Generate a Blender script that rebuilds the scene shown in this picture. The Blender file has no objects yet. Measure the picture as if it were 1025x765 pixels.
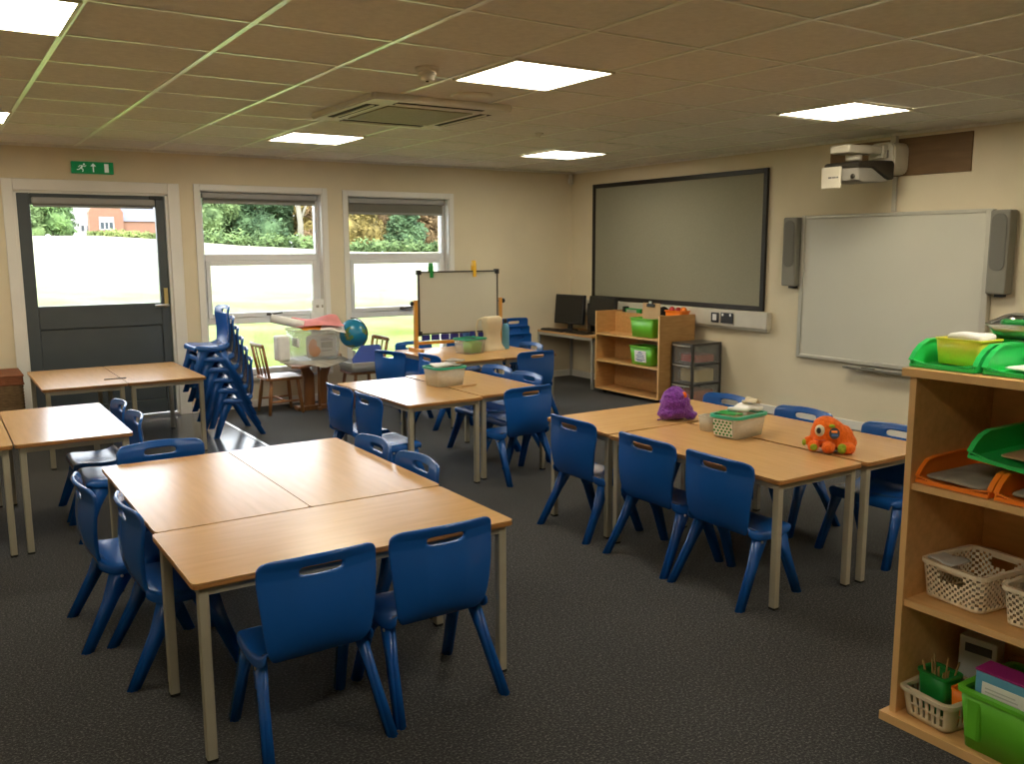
import bpy, bmesh, math, random
from mathutils import Vector, Matrix, Euler
random.seed(7)
C = bpy.context.scene.collection
PI = math.pi
R = math.radians

# ------------------------------------------------------------------ materials
def srgb(r, g, b):
    def f(v):
        v /= 255.0
        return v / 12.92 if v <= 0.04045 else ((v + 0.055) / 1.055) ** 2.4
    return (f(r), f(g), f(b), 1.0)

def mat(name, col, rough=0.5, spec=0.5, metal=0.0, var=0.0, scale=8.0, stretch=(1, 1, 1), bump=0.0, bscale=60.0,
        trans=0.0, coat=0.0, emit=None, estr=0.0, sheen=0.0, sss=0.0, detail=4.0, col2=None, vec='Object'):
    m = bpy.data.materials.new(name); m.use_nodes = True
    nt = m.node_tree; b = nt.nodes['Principled BSDF']
    b.inputs['Base Color'].default_value = col
    b.inputs['Roughness'].default_value = rough
    b.inputs['Specular IOR Level'].default_value = spec
    b.inputs['Metallic'].default_value = metal
    b.inputs['Transmission Weight'].default_value = trans
    b.inputs['Coat Weight'].default_value = coat
    b.inputs['Coat Roughness'].default_value = 0.1
    b.inputs['Sheen Weight'].default_value = sheen
    b.inputs['Subsurface Weight'].default_value = sss
    if emit:
        b.inputs['Emission Color'].default_value = emit
        b.inputs['Emission Strength'].default_value = estr
    tc = nt.nodes.new('ShaderNodeTexCoord')
    mp = nt.nodes.new('ShaderNodeMapping'); mp.inputs['Scale'].default_value = stretch
    nt.links.new(tc.outputs[vec], mp.inputs['Vector'])
    n = nt.nodes.new('ShaderNodeTexNoise'); n.inputs['Scale'].default_value = scale; n.inputs['Detail'].default_value = detail
    nt.links.new(mp.outputs[0], n.inputs['Vector'])
    r = nt.nodes.new('ShaderNodeValToRGB')
    a = [max(0.0, c * (1 - var)) for c in col[:3]] + [1]
    z = [min(1.0, c * (1 + var)) for c in (col2 or col)[:3]] + [1]
    r.color_ramp.elements[0].position = 0.3; r.color_ramp.elements[0].color = a
    r.color_ramp.elements[1].position = 0.7; r.color_ramp.elements[1].color = z
    nt.links.new(n.outputs['Fac'], r.inputs[0]); nt.links.new(r.outputs[0], b.inputs['Base Color'])
    if bump:
        n2 = nt.nodes.new('ShaderNodeTexNoise'); n2.inputs['Scale'].default_value = bscale; n2.inputs['Detail'].default_value = 3
        nt.links.new(mp.outputs[0], n2.inputs['Vector'])
        bp = nt.nodes.new('ShaderNodeBump'); bp.inputs['Strength'].default_value = bump; bp.inputs['Distance'].default_value = 0.01
        nt.links.new(n2.outputs['Fac'], bp.inputs['Height']); nt.links.new(bp.outputs[0], b.inputs['Normal'])
    return m

def glass_mat(name, refl=0.07, tint=(1, 1, 1, 1)):
    m = bpy.data.materials.new(name); m.use_nodes = True
    nt = m.node_tree; nt.nodes.remove(nt.nodes['Principled BSDF'])
    out = nt.nodes['Material Output']
    t = nt.nodes.new('ShaderNodeBsdfTransparent'); t.inputs[0].default_value = tint
    g = nt.nodes.new('ShaderNodeBsdfGlossy'); g.inputs['Roughness'].default_value = 0.02
    lw = nt.nodes.new('ShaderNodeFresnel'); lw.inputs[0].default_value = 1.35
    mx = nt.nodes.new('ShaderNodeMixShader')
    nt.links.new(lw.outputs[0], mx.inputs[0]); nt.links.new(t.outputs[0], mx.inputs[1]); nt.links.new(g.outputs[0], mx.inputs[2])
    nt.links.new(mx.outputs[0], out.inputs[0])
    return m

def clear_plastic(name, col, alpha=0.35, rough=0.25):
    """frosted see-through plastic: part see-through, part ordinary glossy plastic"""
    m = bpy.data.materials.new(name); m.use_nodes = True
    nt = m.node_tree; b = nt.nodes['Principled BSDF']; out = nt.nodes['Material Output']
    b.inputs['Base Color'].default_value = col; b.inputs['Roughness'].default_value = rough
    n = nt.nodes.new('ShaderNodeTexNoise'); n.inputs['Scale'].default_value = 14
    mr = nt.nodes.new('ShaderNodeMapRange'); mr.inputs[3].default_value = max(0, alpha - .06); mr.inputs[4].default_value = min(1, alpha + .06)
    nt.links.new(n.outputs['Fac'], mr.inputs[0])
    t = nt.nodes.new('ShaderNodeBsdfTransparent'); t.inputs[0].default_value = [min(1, .55 + .45 * c) for c in col[:3]] + [1]
    mx = nt.nodes.new('ShaderNodeMixShader')
    nt.links.new(mr.outputs[0], mx.inputs[0]); nt.links.new(t.outputs[0], mx.inputs[1]); nt.links.new(b.outputs[0], mx.inputs[2])
    nt.links.new(mx.outputs[0], out.inputs[0])
    return m

M = {}
M['wall'] = mat('cream wall paint', (0.73, 0.645, 0.465, 1), 0.75, 0.3, var=0.04, scale=2.0, bump=0.05, bscale=180)
M['ceil'] = mat('ceiling tile', (0.82, 0.80, 0.735, 1), 0.9, 0.2, var=0.05, scale=30, bump=0.25, bscale=220)
M['grid'] = mat('ceiling grid metal', (0.93, 0.95, 0.84, 1), 0.32, 0.5, metal=0.55, var=0.03)
M['white'] = mat('white gloss paint', (0.80, 0.78, 0.72, 1), 0.35, 0.5, var=0.03, scale=3)
M['upvc'] = mat('white window frame plastic', (0.78, 0.79, 0.80, 1), 0.3, 0.5, var=0.02, scale=3)
M['door'] = mat('dark grey door paint', (0.066, 0.080, 0.088, 1), 0.4, 0.5, var=0.08, scale=4)
M['vinyl'] = mat('grey entrance vinyl', (0.10, 0.11, 0.13, 1), 0.22, 0.5, var=0.15, scale=40)
M['metal'] = mat('brushed silver metal', (0.62, 0.61, 0.57, 1), 0.3, 0.5, metal=1.0, var=0.06, scale=30)
M['brass'] = mat('pale brass plate', (0.70, 0.58, 0.25, 1), 0.3, 0.5, metal=0.7, var=0.05)
M['leg'] = mat('beige grey steel tube', (0.33, 0.30, 0.225, 1), 0.45, 0.5, var=0.06, scale=10)
M['desk_leg'] = mat('silver grey desk steel', (0.42, 0.41, 0.37, 1), 0.4, 0.5, var=0.05, scale=10)
M['beech'] = mat('beech laminate tabletop', (0.56, 0.315, 0.118, 1), 0.25, 0.5, var=0.03, scale=4, stretch=(1.2, 12, 5), col2=(0.60, 0.345, 0.134, 1), detail=6)
M['beech_edge'] = mat('varnished beech edge', (0.36, 0.165, 0.048, 1), 0.3, 0.5, var=0.18, scale=9, stretch=(1, 1, 10))
M['shelf'] = mat('beech shelving board', (0.66, 0.375, 0.138, 1), 0.38, 0.45, var=0.05, scale=4, stretch=(10, 2, 10), col2=(0.71, 0.42, 0.165, 1), detail=6)
M['shelf2'] = mat('orange beech shelving board', (0.50, 0.265, 0.09, 1), 0.38, 0.45, var=0.06, scale=4, stretch=(10, 2, 10), col2=(0.55, 0.31, 0.115, 1), detail=6)
M['shelf_edge'] = mat('pale beech edge strip', (0.74, 0.455, 0.19, 1), 0.4, 0.45, var=0.05, scale=6)
M['blue'] = mat('royal blue moulded plastic', (0.006, 0.082, 0.335, 1), 0.27, 0.5, var=0.06, scale=6, bump=0.03, bscale=250)
M['black'] = mat('matt black plastic', (0.012, 0.012, 0.013, 1), 0.45, 0.5, var=0.1, scale=10)
M['screen'] = mat('dark monitor screen', (0.010, 0.010, 0.011, 1), 0.25, 0.5, var=0.05)
M['felt'] = mat('grey green display felt', (0.285, 0.272, 0.20, 1), 0.95, 0.1, var=0.05, scale=90, bump=0.1, bscale=300)
M['boardframe'] = mat('dark brown board frame', (0.016, 0.012, 0.009, 1), 0.5, 0.4, var=0.1)
M['wb'] = mat('whiteboard surface', (0.60, 0.585, 0.49, 1), 0.3, 0.5, var=0.02, scale=2)
M['wbframe'] = mat('silver board frame', (0.55, 0.53, 0.45, 1), 0.35, 0.5, metal=0.4, var=0.04)
M['speaker'] = mat('grey speaker plastic', (0.215, 0.205, 0.165, 1), 0.5, 0.4, var=0.05)
M['grille'] = mat('grey speaker grille', (0.155, 0.15, 0.125, 1), 0.7, 0.3, var=0.12, scale=300)
M['brown'] = mat('brown backing board', (0.19, 0.115, 0.055, 1), 0.6, 0.3, var=0.12, scale=4, stretch=(1, 1, 8))
M['trunk'] = mat('white trunking plastic', (0.60, 0.56, 0.46, 1), 0.4, 0.5, var=0.03)
M['proj'] = mat('warm white projector casing', (0.62, 0.57, 0.45, 1), 0.4, 0.5, var=0.03)
M['projdark'] = mat('dark projector shell', (0.03, 0.024, 0.017, 1), 0.4, 0.5, var=0.08)
M['projunder'] = mat('grey projector underside', (0.30, 0.28, 0.235, 1), 0.5, 0.4, var=0.05)
M['ac'] = mat('white cassette plastic', (0.76, 0.73, 0.63, 1), 0.45, 0.4, var=0.03)
M['acgrille'] = mat('grey intake grille', (0.36, 0.345, 0.24, 1), 0.6, 0.3, var=0.08, scale=60)
M['slot'] = mat('dark air slot', (0.035, 0.03, 0.022, 1), 0.7, 0.2, var=0.1)
M['lamp'] = mat('glowing light diffuser', (0.9, 0.88, 0.8, 1), 0.5, 0.2, emit=(1.0, 0.91, 0.73, 1), estr=21.0)
M['lampframe'] = mat('white lamp frame', (0.75, 0.72, 0.55, 1), 0.4, 0.4, var=0.02)
M['signgreen'] = mat('green exit sign', (0.0, 0.19, 0.052, 1), 0.35, 0.5, var=0.03, emit=(0.0, 0.35, 0.10, 1), estr=0.12)
M['signwhite'] = mat('white pictogram', (0.85, 0.9, 0.85, 1), 0.4, 0.4, emit=(0.9, 1, 0.9, 1), estr=0.10)
M['blind'] = mat('grey roller blind cloth', (0.20, 0.195, 0.165, 1), 0.8, 0.2, var=0.06, scale=90)
M['blindcase'] = mat('grey blind cassette', (0.33, 0.33, 0.315, 1), 0.45, 0.4, var=0.04)
M['glass'] = glass_mat('window glass')
M['handle'] = mat('dark window handle', (0.05, 0.045, 0.04, 1), 0.35, 0.5, var=0.08)
M['carpet'] = None
# loose things
M['green'] = mat('lime green plastic', (0.16, 0.56, 0.035, 1), 0.35, 0.5, var=0.05)
M['green2'] = mat('bright green plastic', (0.03, 0.62, 0.13, 1), 0.35, 0.5, var=0.05)
M['green3'] = mat('deep green plastic', (0.012, 0.27, 0.045, 1), 0.35, 0.5, var=0.05)
M['greentub'] = mat('spring green tub plastic', (0.13, 0.50, 0.028, 1), 0.4, 0.5, var=0.06)
M['teal'] = mat('teal green rim', (0.03, 0.40, 0.25, 1), 0.35, 0.5, var=0.05)
M['clear'] = clear_plastic('frosted clear plastic', (0.80, 0.77, 0.68, 1), 0.42)
M['clear2'] = clear_plastic('clear smoky drawer plastic', (0.86, 0.86, 0.84, 1), 0.09, 0.10)
M['clear3'] = clear_plastic('thin clear plastic', (0.80, 0.80, 0.78, 1), 0.20, 0.12)
M['smoke'] = mat('smoked grey plastic', (0.055, 0.05, 0.045, 1), 0.3, 0.5, var=0.08)
M['yellow'] = clear_plastic('yellow see-through plastic', (0.90, 0.84, 0.08, 1), 0.88, 0.3)
M['orange'] = mat('orange plastic', (1.0, 0.25, 0.02, 1), 0.35, 0.5, var=0.04)
M['paper'] = mat('white paper', (0.84, 0.83, 0.79, 1), 0.8, 0.2, var=0.04, scale=20)
M['greypaper'] = mat('grey printed paper', (0.36, 0.33, 0.27, 1), 0.8, 0.2, var=0.25, scale=12)
M['pink'] = mat('pink sugar paper', (0.68, 0.25, 0.24, 1), 0.8, 0.2, var=0.15, scale=6)
M['orangepaper'] = mat('orange card', (0.75, 0.25, 0.03, 1), 0.75, 0.2, var=0.15, scale=8)
M['redcard'] = mat('terracotta card', (0.62, 0.15, 0.06, 1), 0.75, 0.2, var=0.1)
M['card'] = mat('brown cardboard', (0.30, 0.17, 0.06, 1), 0.85, 0.2, var=0.1, scale=20)
M['cream'] = mat('cream moulded plastic', (0.62, 0.53, 0.36, 1), 0.45, 0.4, var=0.04)
M['basket'] = mat('ivory basket plastic', (0.86, 0.75, 0.55, 1), 0.5, 0.4, var=0.05)
M['purple'] = mat('purple plush', (0.205, 0.05, 0.35, 1), 0.95, 0.1, var=0.3, scale=60, bump=1.0, bscale=110, sheen=0.25)
M['orangeplush'] = mat('orange plush', (1.0, 0.165, 0.015, 1), 0.95, 0.1, var=0.22, scale=80, bump=0.7, bscale=160, sheen=0.15)
M['limeplush'] = mat('lime plush', (0.30, 0.42, 0.04, 1), 0.95, 0.1, var=0.2, scale=80, bump=0.6, bscale=160)
M['eyewhite'] = mat('ivory eye plastic', (0.72, 0.68, 0.5, 1), 0.3, 0.5, var=0.03)
M['badge'] = mat('dark badge', (0.02, 0.02, 0.025, 1), 0.5, 0.4, var=0.1)
M['badgeblue'] = mat('blue badge print', (0.03, 0.10, 0.30, 1), 0.5, 0.4, var=0.1)
M['pine'] = mat('orange varnished pine', (0.60, 0.28, 0.045, 1), 0.35, 0.5, var=0.15, scale=6, stretch=(8, 8, 1))
M['oldwood'] = mat('brown varnished chair wood', (0.34, 0.145, 0.045, 1), 0.4, 0.5, var=0.25, scale=7, stretch=(6, 6, 1))
M['oldwood2'] = mat('red brown table wood', (0.28, 0.115, 0.036, 1), 0.4, 0.5, var=0.25, scale=5, stretch=(6, 6, 1))
M['globe'] = None
M['purpleblue'] = mat('indigo pocket cloth', (0.03, 0.03, 0.22, 1), 0.6, 0.3, var=0.1)
M['bluecard'] = mat('blue plastic folder', (0.025, 0.07, 0.36, 1), 0.4, 0.5, var=0.05)
M['lightblue'] = mat('pale blue card cover', (0.12, 0.36, 0.54, 1), 0.55, 0.4, var=0.05)
M['magenta'] = mat('magenta card', (0.30, 0.02, 0.16, 1), 0.6, 0.3, var=0.06)
M['greytray'] = mat('pale grey tray plastic', (0.58, 0.58, 0.54, 1), 0.45, 0.4, var=0.04)
M['stick'] = mat('plain craft stick wood', (0.62, 0.38, 0.16, 1), 0.7, 0.2, var=0.1)
M['ink'] = mat('dark printed ink', (0.08, 0.08, 0.09, 1), 0.7, 0.2, var=0.1)
M['blueink'] = mat('blue printed ink', (0.10, 0.20, 0.42, 1), 0.7, 0.2, var=0.1)
M['greenink'] = mat('green printed dot', (0.02, 0.22, 0.04, 1), 0.5, 0.4, var=0.1)
M['wicker'] = mat('brown wicker', (0.235, 0.15, 0.075, 1), 0.8, 0.2, var=0.35, scale=25, stretch=(1, 1, 5), bump=0.5, bscale=60)
M['wickerlid'] = mat('red brown wicker lid', (0.22, 0.075, 0.03, 1), 0.6, 0.3, var=0.25, scale=25, stretch=(1, 5, 5))
M['tan'] = mat('tan hardboard', (0.52, 0.34, 0.18, 1), 0.6, 0.3, var=0.06)
M['blackcloth'] = mat('black cloth', (0.010, 0.010, 0.010, 1), 0.9, 0.1, var=0.2, scale=30)
M['foil'] = mat('dim steel tray', (0.55, 0.54, 0.50, 1), 0.28, 0.5, metal=0.9, var=0.08)
M['redplastic'] = mat('dull red plastic', (0.50, 0.045, 0.04, 1), 0.4, 0.5, var=0.1)
M['ochre'] = mat('ochre card', (0.75, 0.60, 0.28, 1), 0.7, 0.2, var=0.15, scale=20)
M['rubber'] = mat('black rubber', (0.015, 0.015, 0.015, 1), 0.7, 0.2, var=0.1)

def carpet_mat():
    m = bpy.data.materials.new('charcoal fleck carpet'); m.use_nodes = True
    nt = m.node_tree; b = nt.nodes['Principled BSDF']
    b.inputs['Roughness'].default_value = 0.93; b.inputs['Specular IOR Level'].default_value = 0.25
    b.inputs['Sheen Weight'].default_value = 0.1
    tc = nt.nodes.new('ShaderNodeTexCoord')
    n = nt.nodes.new('ShaderNodeTexNoise'); n.inputs['Scale'].default_value = 115; n.inputs['Detail'].default_value = 6; n.inputs['Roughness'].default_value = .75
    nt.links.new(tc.outputs['Object'], n.inputs['Vector'])
    r = nt.nodes.new('ShaderNodeValToRGB'); e = r.color_ramp.elements
    e[0].position = .42; e[0].color = (.0085, .0085, .0088, 1); e[1].position = .70; e[1].color = (.20, .198, .182, 1)
    x = e.new(.53); x.color = (.026, .026, .0255, 1)
    nt.links.new(n.outputs['Fac'], r.inputs[0]); nt.links.new(r.outputs[0], b.inputs['Base Color'])
    bp = nt.nodes.new('ShaderNodeBump'); bp.inputs['Strength'].default_value = .6; bp.inputs['Distance'].default_value = .006
    nt.links.new(n.outputs['Fac'], bp.inputs['Height']); nt.links.new(bp.outputs[0], b.inputs['Normal'])
    return m
M['carpet'] = carpet_mat()

def globe_mat():
    m = bpy.data.materials.new('globe map print'); m.use_nodes = True
    nt = m.node_tree; b = nt.nodes['Principled BSDF']; b.inputs['Roughness'].default_value = .25
    tc = nt.nodes.new('ShaderNodeTexCoord')
    n = nt.nodes.new('ShaderNodeTexNoise'); n.inputs['Scale'].default_value = 9; n.inputs['Detail'].default_value = 5
    nt.links.new(tc.outputs['Object'], n.inputs['Vector'])
    r = nt.nodes.new('ShaderNodeValToRGB'); e = r.color_ramp.elements
    r.color_ramp.interpolation = 'CONSTANT'
    e[0].position = 0; e[0].color = (.015, .20, .36, 1); e[1].position = .56; e[1].color = (.10, .22, .07, 1)
    x = e.new(.62); x.color = (.28, .22, .08, 1)
    nt.links.new(n.outputs['Fac'], r.inputs[0]); nt.links.new(r.outputs[0], b.inputs['Base Color'])
    return m
M['globe'] = globe_mat()

# ------------------------------------------------------------------ mesh building
class MB:
    def __init__(self): self.bm = bmesh.new()
    def _faces(self, before, mi, smooth):
        for f in self.bm.faces:
            if f.index == -1 or f not in before:
                f.material_index = mi; f.smooth = smooth
    def _merge(self, tmp, mi=0, smooth=False, xf=None):
        if xf is not None: bmesh.ops.transform(tmp, matrix=xf, verts=tmp.verts)
        for f in tmp.faces: f.material_index = mi; f.smooth = smooth
        me = bpy.data.meshes.new('tmp'); tmp.to_mesh(me); tmp.free()
        self.bm.from_mesh(me); bpy.data.meshes.remove(me)
        return self
    def box(self, lo, hi, bev=0.0, mi=0, xf=None, seg=2):
        t = bmesh.new(); bmesh.ops.create_cube(t, size=1)
        s = [hi[i] - lo[i] for i in range(3)]; c = [(hi[i] + lo[i]) / 2 for i in range(3)]
        bmesh.ops.transform(t, matrix=Matrix.Translation(c) @ Matrix.Diagonal((*s, 1)), verts=t.verts)
        if bev: bmesh.ops.bevel(t, geom=list(t.edges), offset=min(bev, min(abs(v) for v in s) * .49), segments=seg, affect='EDGES', profile=.5)
        return self._merge(t, mi, False, xf)
    def prism(self, poly, lo, hi, axis=2, bev=0.0, mi=0, xf=None):
        """poly: 2-D points; extruded along axis from lo to hi (axis 0: (y,z), 1: (x,z), 2: (x,y))"""
        t = bmesh.new()
        def p3(a, b, h): return ((h, a, b), (a, h, b), (a, b, h))[axis]
        v0 = [t.verts.new(p3(a, b, lo)) for a, b in poly]; v1 = [t.verts.new(p3(a, b, hi)) for a, b in poly]
        t.faces.new(v0[::-1]); t.faces.new(v1)
        n = len(poly)
        for i in range(n): t.faces.new((v0[i], v0[(i + 1) % n], v1[(i + 1) % n], v1[i]))
        bmesh.ops.recalc_face_normals(t, faces=t.faces)
        if bev: bmesh.ops.bevel(t, geom=list(t.edges), offset=bev, segments=2, affect='EDGES')
        return self._merge(t, mi, False, xf)
    def tube(self, pts, r, seg=10, mi=0, xf=None, cap=True):
        """round bar along pts; r: number or one per point"""
        t = bmesh.new(); pts = [Vector(p) for p in pts]
        rs = r if isinstance(r, (list, tuple)) else [r] * len(pts)
        rings = []; up = Vector((0.123, 0.31, 0.94))
        for i, p in enumerate(pts):
            d = (pts[min(i + 1, len(pts) - 1)] - pts[max(i - 1, 0)]).normalized()
            a = d.cross(up)
            if a.length < 1e-3: a = d.cross(Vector((1, 0, 0)))
            a.normalize(); b = d.cross(a)
            rings.append([t.verts.new(p + (a * math.cos(k * 2 * PI / seg) + b * math.sin(k * 2 * PI / seg)) * rs[i]) for k in range(seg)])
        for i in range(len(rings) - 1):
            for k in range(seg): t.faces.new((rings[i][k], rings[i][(k + 1) % seg], rings[i + 1][(k + 1) % seg], rings[i + 1][k]))
        if cap: t.faces.new(rings[0]); t.faces.new(rings[-1][::-1])
        bmesh.ops.recalc_face_normals(t, faces=t.faces)
        self._merge(t, mi, True, xf)
        return self
    def bar(self, p0, p1, s0, s1, mi=0, bev=0.0, xf=None):
        """tapered rectangular bar between p0 and p1; s = (size in x, size in y) at the ends"""
        t = bmesh.new(); vs = []
        for p, s in ((p0, s0), (p1, s1)):
            vs.append([t.verts.new((p[0] + a * s[0] / 2, p[1] + b * s[1] / 2, p[2])) for a, b in ((-1, -1), (1, -1), (1, 1), (-1, 1))])
        t.faces.new(vs[0]); t.faces.new(vs[1][::-1])
        for i in range(4): t.faces.new((vs[0][i], vs[0][(i + 1) % 4], vs[1][(i + 1) % 4], vs[1][i]))
        bmesh.ops.recalc_face_normals(t, faces=t.faces)
        if bev: bmesh.ops.bevel(t, geom=list(t.edges), offset=bev, segments=2, affect='EDGES')
        return self._merge(t, mi, bool(bev), xf)
    def lathe(self, prof, seg=24, mi=0, xf=None, smooth=True):
        t = bmesh.new(); rings = []
        for r, z in prof:
            rings.append([t.verts.new((r * math.cos(k * 2 * PI / seg), r * math.sin(k * 2 * PI / seg), z)) for k in range(seg)] if r > 1e-5 else [t.verts.new((0, 0, z))])
        for a, b in zip(rings, rings[1:]):
            for k in range(seg):
                k2 = (k + 1) % seg
                if len(a) == 1 and len(b) > 1: t.faces.new((a[0], b[k2], b[k]))
                elif len(b) == 1 and len(a) > 1: t.faces.new((a[k], a[k2], b[0]))
                elif len(a) > 1: t.faces.new((a[k], a[k2], b[k2], b[k]))
        if len(rings[0]) > 1: t.faces.new(rings[0][::-1])
        if len(rings[-1]) > 1: t.faces.new(rings[-1])
        bmesh.ops.recalc_face_normals(t, faces=t.faces)
        return self._merge(t, mi, smooth, xf)
    def ball(self, c, r, sub=3, mi=0, xf=None):
        t = bmesh.new(); bmesh.ops.create_icosphere(t, subdivisions=sub, radius=1)
        rr = r if isinstance(r, (tuple, list)) else (r, r, r)
        bmesh.ops.transform(t, matrix=Matrix.Translation(c) @ Matrix.Diagonal((*rr, 1)), verts=t.verts)
        return self._merge(t, mi, True, xf)
    def grid(self, rows, mi=0, smooth=True, closed=False, skip=None):
        """rows: list of equally long lists of points"""
        t = bmesh.new()
        vs = [[t.verts.new(p) for p in row] for row in rows]
        n = len(rows[0])
        for i in range(len(rows) - 1):
            for j in range(n if closed else n - 1):
                if skip and skip(i, j): continue
                t.faces.new((vs[i][j], vs[i][(j + 1) % n], vs[i + 1][(j + 1) % n], vs[i + 1][j]))
        for v in [v for v in t.verts if not v.link_faces]: t.verts.remove(v)
        return self._merge(t, mi, smooth)
    def build(self, name, mats, parent=None, loc=None, rot=None, mods=None):
        me = bpy.data.meshes.new(name); self.bm.to_mesh(me); self.bm.free()
        for m in (mats if isinstance(mats, (list, tuple)) else [mats]): me.materials.append(m)
        o = bpy.data.objects.new(name, me); C.objects.link(o)
        if mods:
            for kind, kw in mods:
                md = o.modifiers.new(kind, kind)
                for k, v in kw.items(): setattr(md, k, v)
            bpy.context.view_layer.update()
            dg = bpy.context.evaluated_depsgraph_get()
            nm = bpy.data.meshes.new_from_object(o.evaluated_get(dg))
            o.modifiers.clear(); o.data = nm; bpy.data.meshes.remove(me)
            nm.name = name
        if parent: o.parent = parent
        if loc: o.location = loc
        if rot: o.rotation_euler = rot
        return o

def tag(o, label=None, cat=None, group=None, kind=None):
    if label: o['label'] = label
    if cat: o['category'] = cat
    if group: o['group'] = group
    if kind: o['kind'] = kind
    return o
def thing(name, label, cat, loc=(0, 0, 0), rz=0.0, group=None, kind=None):
    o = bpy.data.objects.new(name, None); C.objects.link(o)
    o.empty_display_size = .05
    o.location = loc; o.rotation_euler = (0, 0, rz)
    return tag(o, label, cat, group, kind)
def dup(root, loc, rz, label, group=None):
    r = root.copy(); C.objects.link(r); r.location = loc; r.rotation_euler = (0, 0, rz)
    r['label'] = label
    if group: r['group'] = group
    for ch in list(root.children):
        c = ch.copy(); C.objects.link(c); c.parent = r
        for g in list(ch.children):
            d = g.copy(); C.objects.link(d); d.parent = c
    return r
def struct(name, mb, m, parent=None):
    o = mb.build(name, m, parent)
    if not parent: o['kind'] = 'structure'
    return o
def rrect(w, d, r, n=4):
    pts = []
    for cx, cy, a0 in ((w / 2 - r, d / 2 - r, 0), (-w / 2 + r, d / 2 - r, 90), (-w / 2 + r, -d / 2 + r, 180), (w / 2 - r, -d / 2 + r, 270)):
        for k in range(n + 1):
            a = R(a0 + 90 * k / n); pts.append((cx + r * math.cos(a), cy + r * math.sin(a)))
    return pts
def rotz(a): return Matrix.Rotation(a, 4, 'Z')
def TR(x, y, z, rz=0): return Matrix.Translation((x, y, z)) @ rotz(rz)
SUB = ('SUBSURF', dict(levels=2, render_levels=2))
SUB1 = ('SUBSURF', dict(levels=1, render_levels=1))
def SOLID(t, off=0.0): return ('SOLIDIFY', dict(thickness=t, offset=off))

# ------------------------------------------------------------------ camera
cam_d = bpy.data.cameras.new('camera'); cam = bpy.data.objects.new('camera', cam_d); C.objects.link(cam)
F_PX, YAW, PITCH, ROLL = 888.634, 0.580140, 0.149699, -0.004156
fw = Vector((math.sin(YAW) * math.cos(PITCH), math.cos(YAW) * math.cos(PITCH), -math.sin(PITCH)))
rt = Vector((math.cos(YAW), -math.sin(YAW), 0)); up = rt.cross(fw)
r2 = math.cos(ROLL) * rt + math.sin(ROLL) * up; u2 = -math.sin(ROLL) * rt + math.cos(ROLL) * up
cam.matrix_world = Matrix(((r2.x, u2.x, -fw.x, 0), (r2.y, u2.y, -fw.y, 0), (r2.z, u2.z, -fw.z, 1.515), (0, 0, 0, 1)))
cam_d.sensor_fit = 'HORIZONTAL'; cam_d.sensor_width = 36; cam_d.lens = 36 * F_PX / 1025
cam_d.clip_end = 500
bpy.context.scene.camera = cam

# ------------------------------------------------------------------ the room shell
XL, XR, YB, YF, ZC = -1.6, 6.4, -2.2, 8.47, 2.385
struct('floor', MB().box((XL, YB, -.06), (XR, YF, 0)), M['carpet'])
struct('floor_vinyl', MB().box((1.15, 6.40, 0), (2.095, YF - .02, .004)), M['vinyl'])
struct('trim_1', MB().prism([(2.085, 0), (2.125, 0), (2.117, .008), (2.093, .008)], 6.40, YF - .02, 1), M['metal'])
# far wall, with the door opening and the two window openings
DX0, DX1, DZ = .655, 1.868, 2.005
W1 = (2.150, 3.320, .30, 2.050); W2 = (3.590, 4.750, .30, 2.040)
wf = MB(); Y2 = YF + .25
def wb(x0, x1, z0, z1): wf.box((x0, YF, z0), (x1, Y2, z1))
wb(XL - .2, DX0, -.06, ZC + .2); wb(DX0, DX1, DZ, ZC + .2); wb(DX1, W1[0], -.06, ZC + .2)
wb(W1[0], W1[1], -.06, W1[2]); wb(W1[0], W1[1], W1[3], ZC + .2); wb(W1[1], W2[0], -.06, ZC + .2)
wb(W2[0], W2[1], -.06, W2[2]); wb(W2[0], W2[1], W2[3], ZC + .2); wb(W2[1], XR + .2, -.06, ZC + .2)
struct('wall_far', wf, M['wall'])
struct('wall_right', MB().box((XR, YB, -.06), (XR + .2, YF, ZC + .2)), M['wall'])
struct('wall_left', MB().box((XL - .2, YB, -.06), (XL, YF, ZC + .2)), M['wall'])
struct('wall_back', MB().box((XL - .2, YB - .2, -.06), (XR + .2, YB, ZC + .2)), M['wall'])
struct('ceiling', MB().box((XL - .2, YB - .2, ZC), (XR + .2, YF + .25, ZC + .22)), M['ceil'])
gx0, gy0 = .546, 3.565
g = MB()
for k in range(-4, 11):
    x = gx0 + .6 * k
    if XL < x < XR: g.box((x - .012, YB, ZC - .005), (x + .012, YF, ZC))
for k in range(-9, 10):
    y = gy0 + .6 * k
    if YB < y < YF: g.box((XL, y - .008, ZC - .0045), (XR, y + .008, ZC))
struct('trim_2', g, M['grid'])
struct('trim_3', MB().box((XL, YF - .022, ZC - .022), (XR, YF, ZC)).box((XR - .022, YB, ZC - .022), (XR, YF, ZC)), M['ceil'])
b = MB()
for x0, x1 in ((XL, .575), (1.975, XR)): b.box((x0, YF - .016, 0), (x1, YF, .075), .004)
struct('baseboard_far', b, M['white'])
struct('baseboard_right', MB().box((XR - .016, YB, 0), (XR, YF - .016, .075), .004), M['white'])

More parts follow.
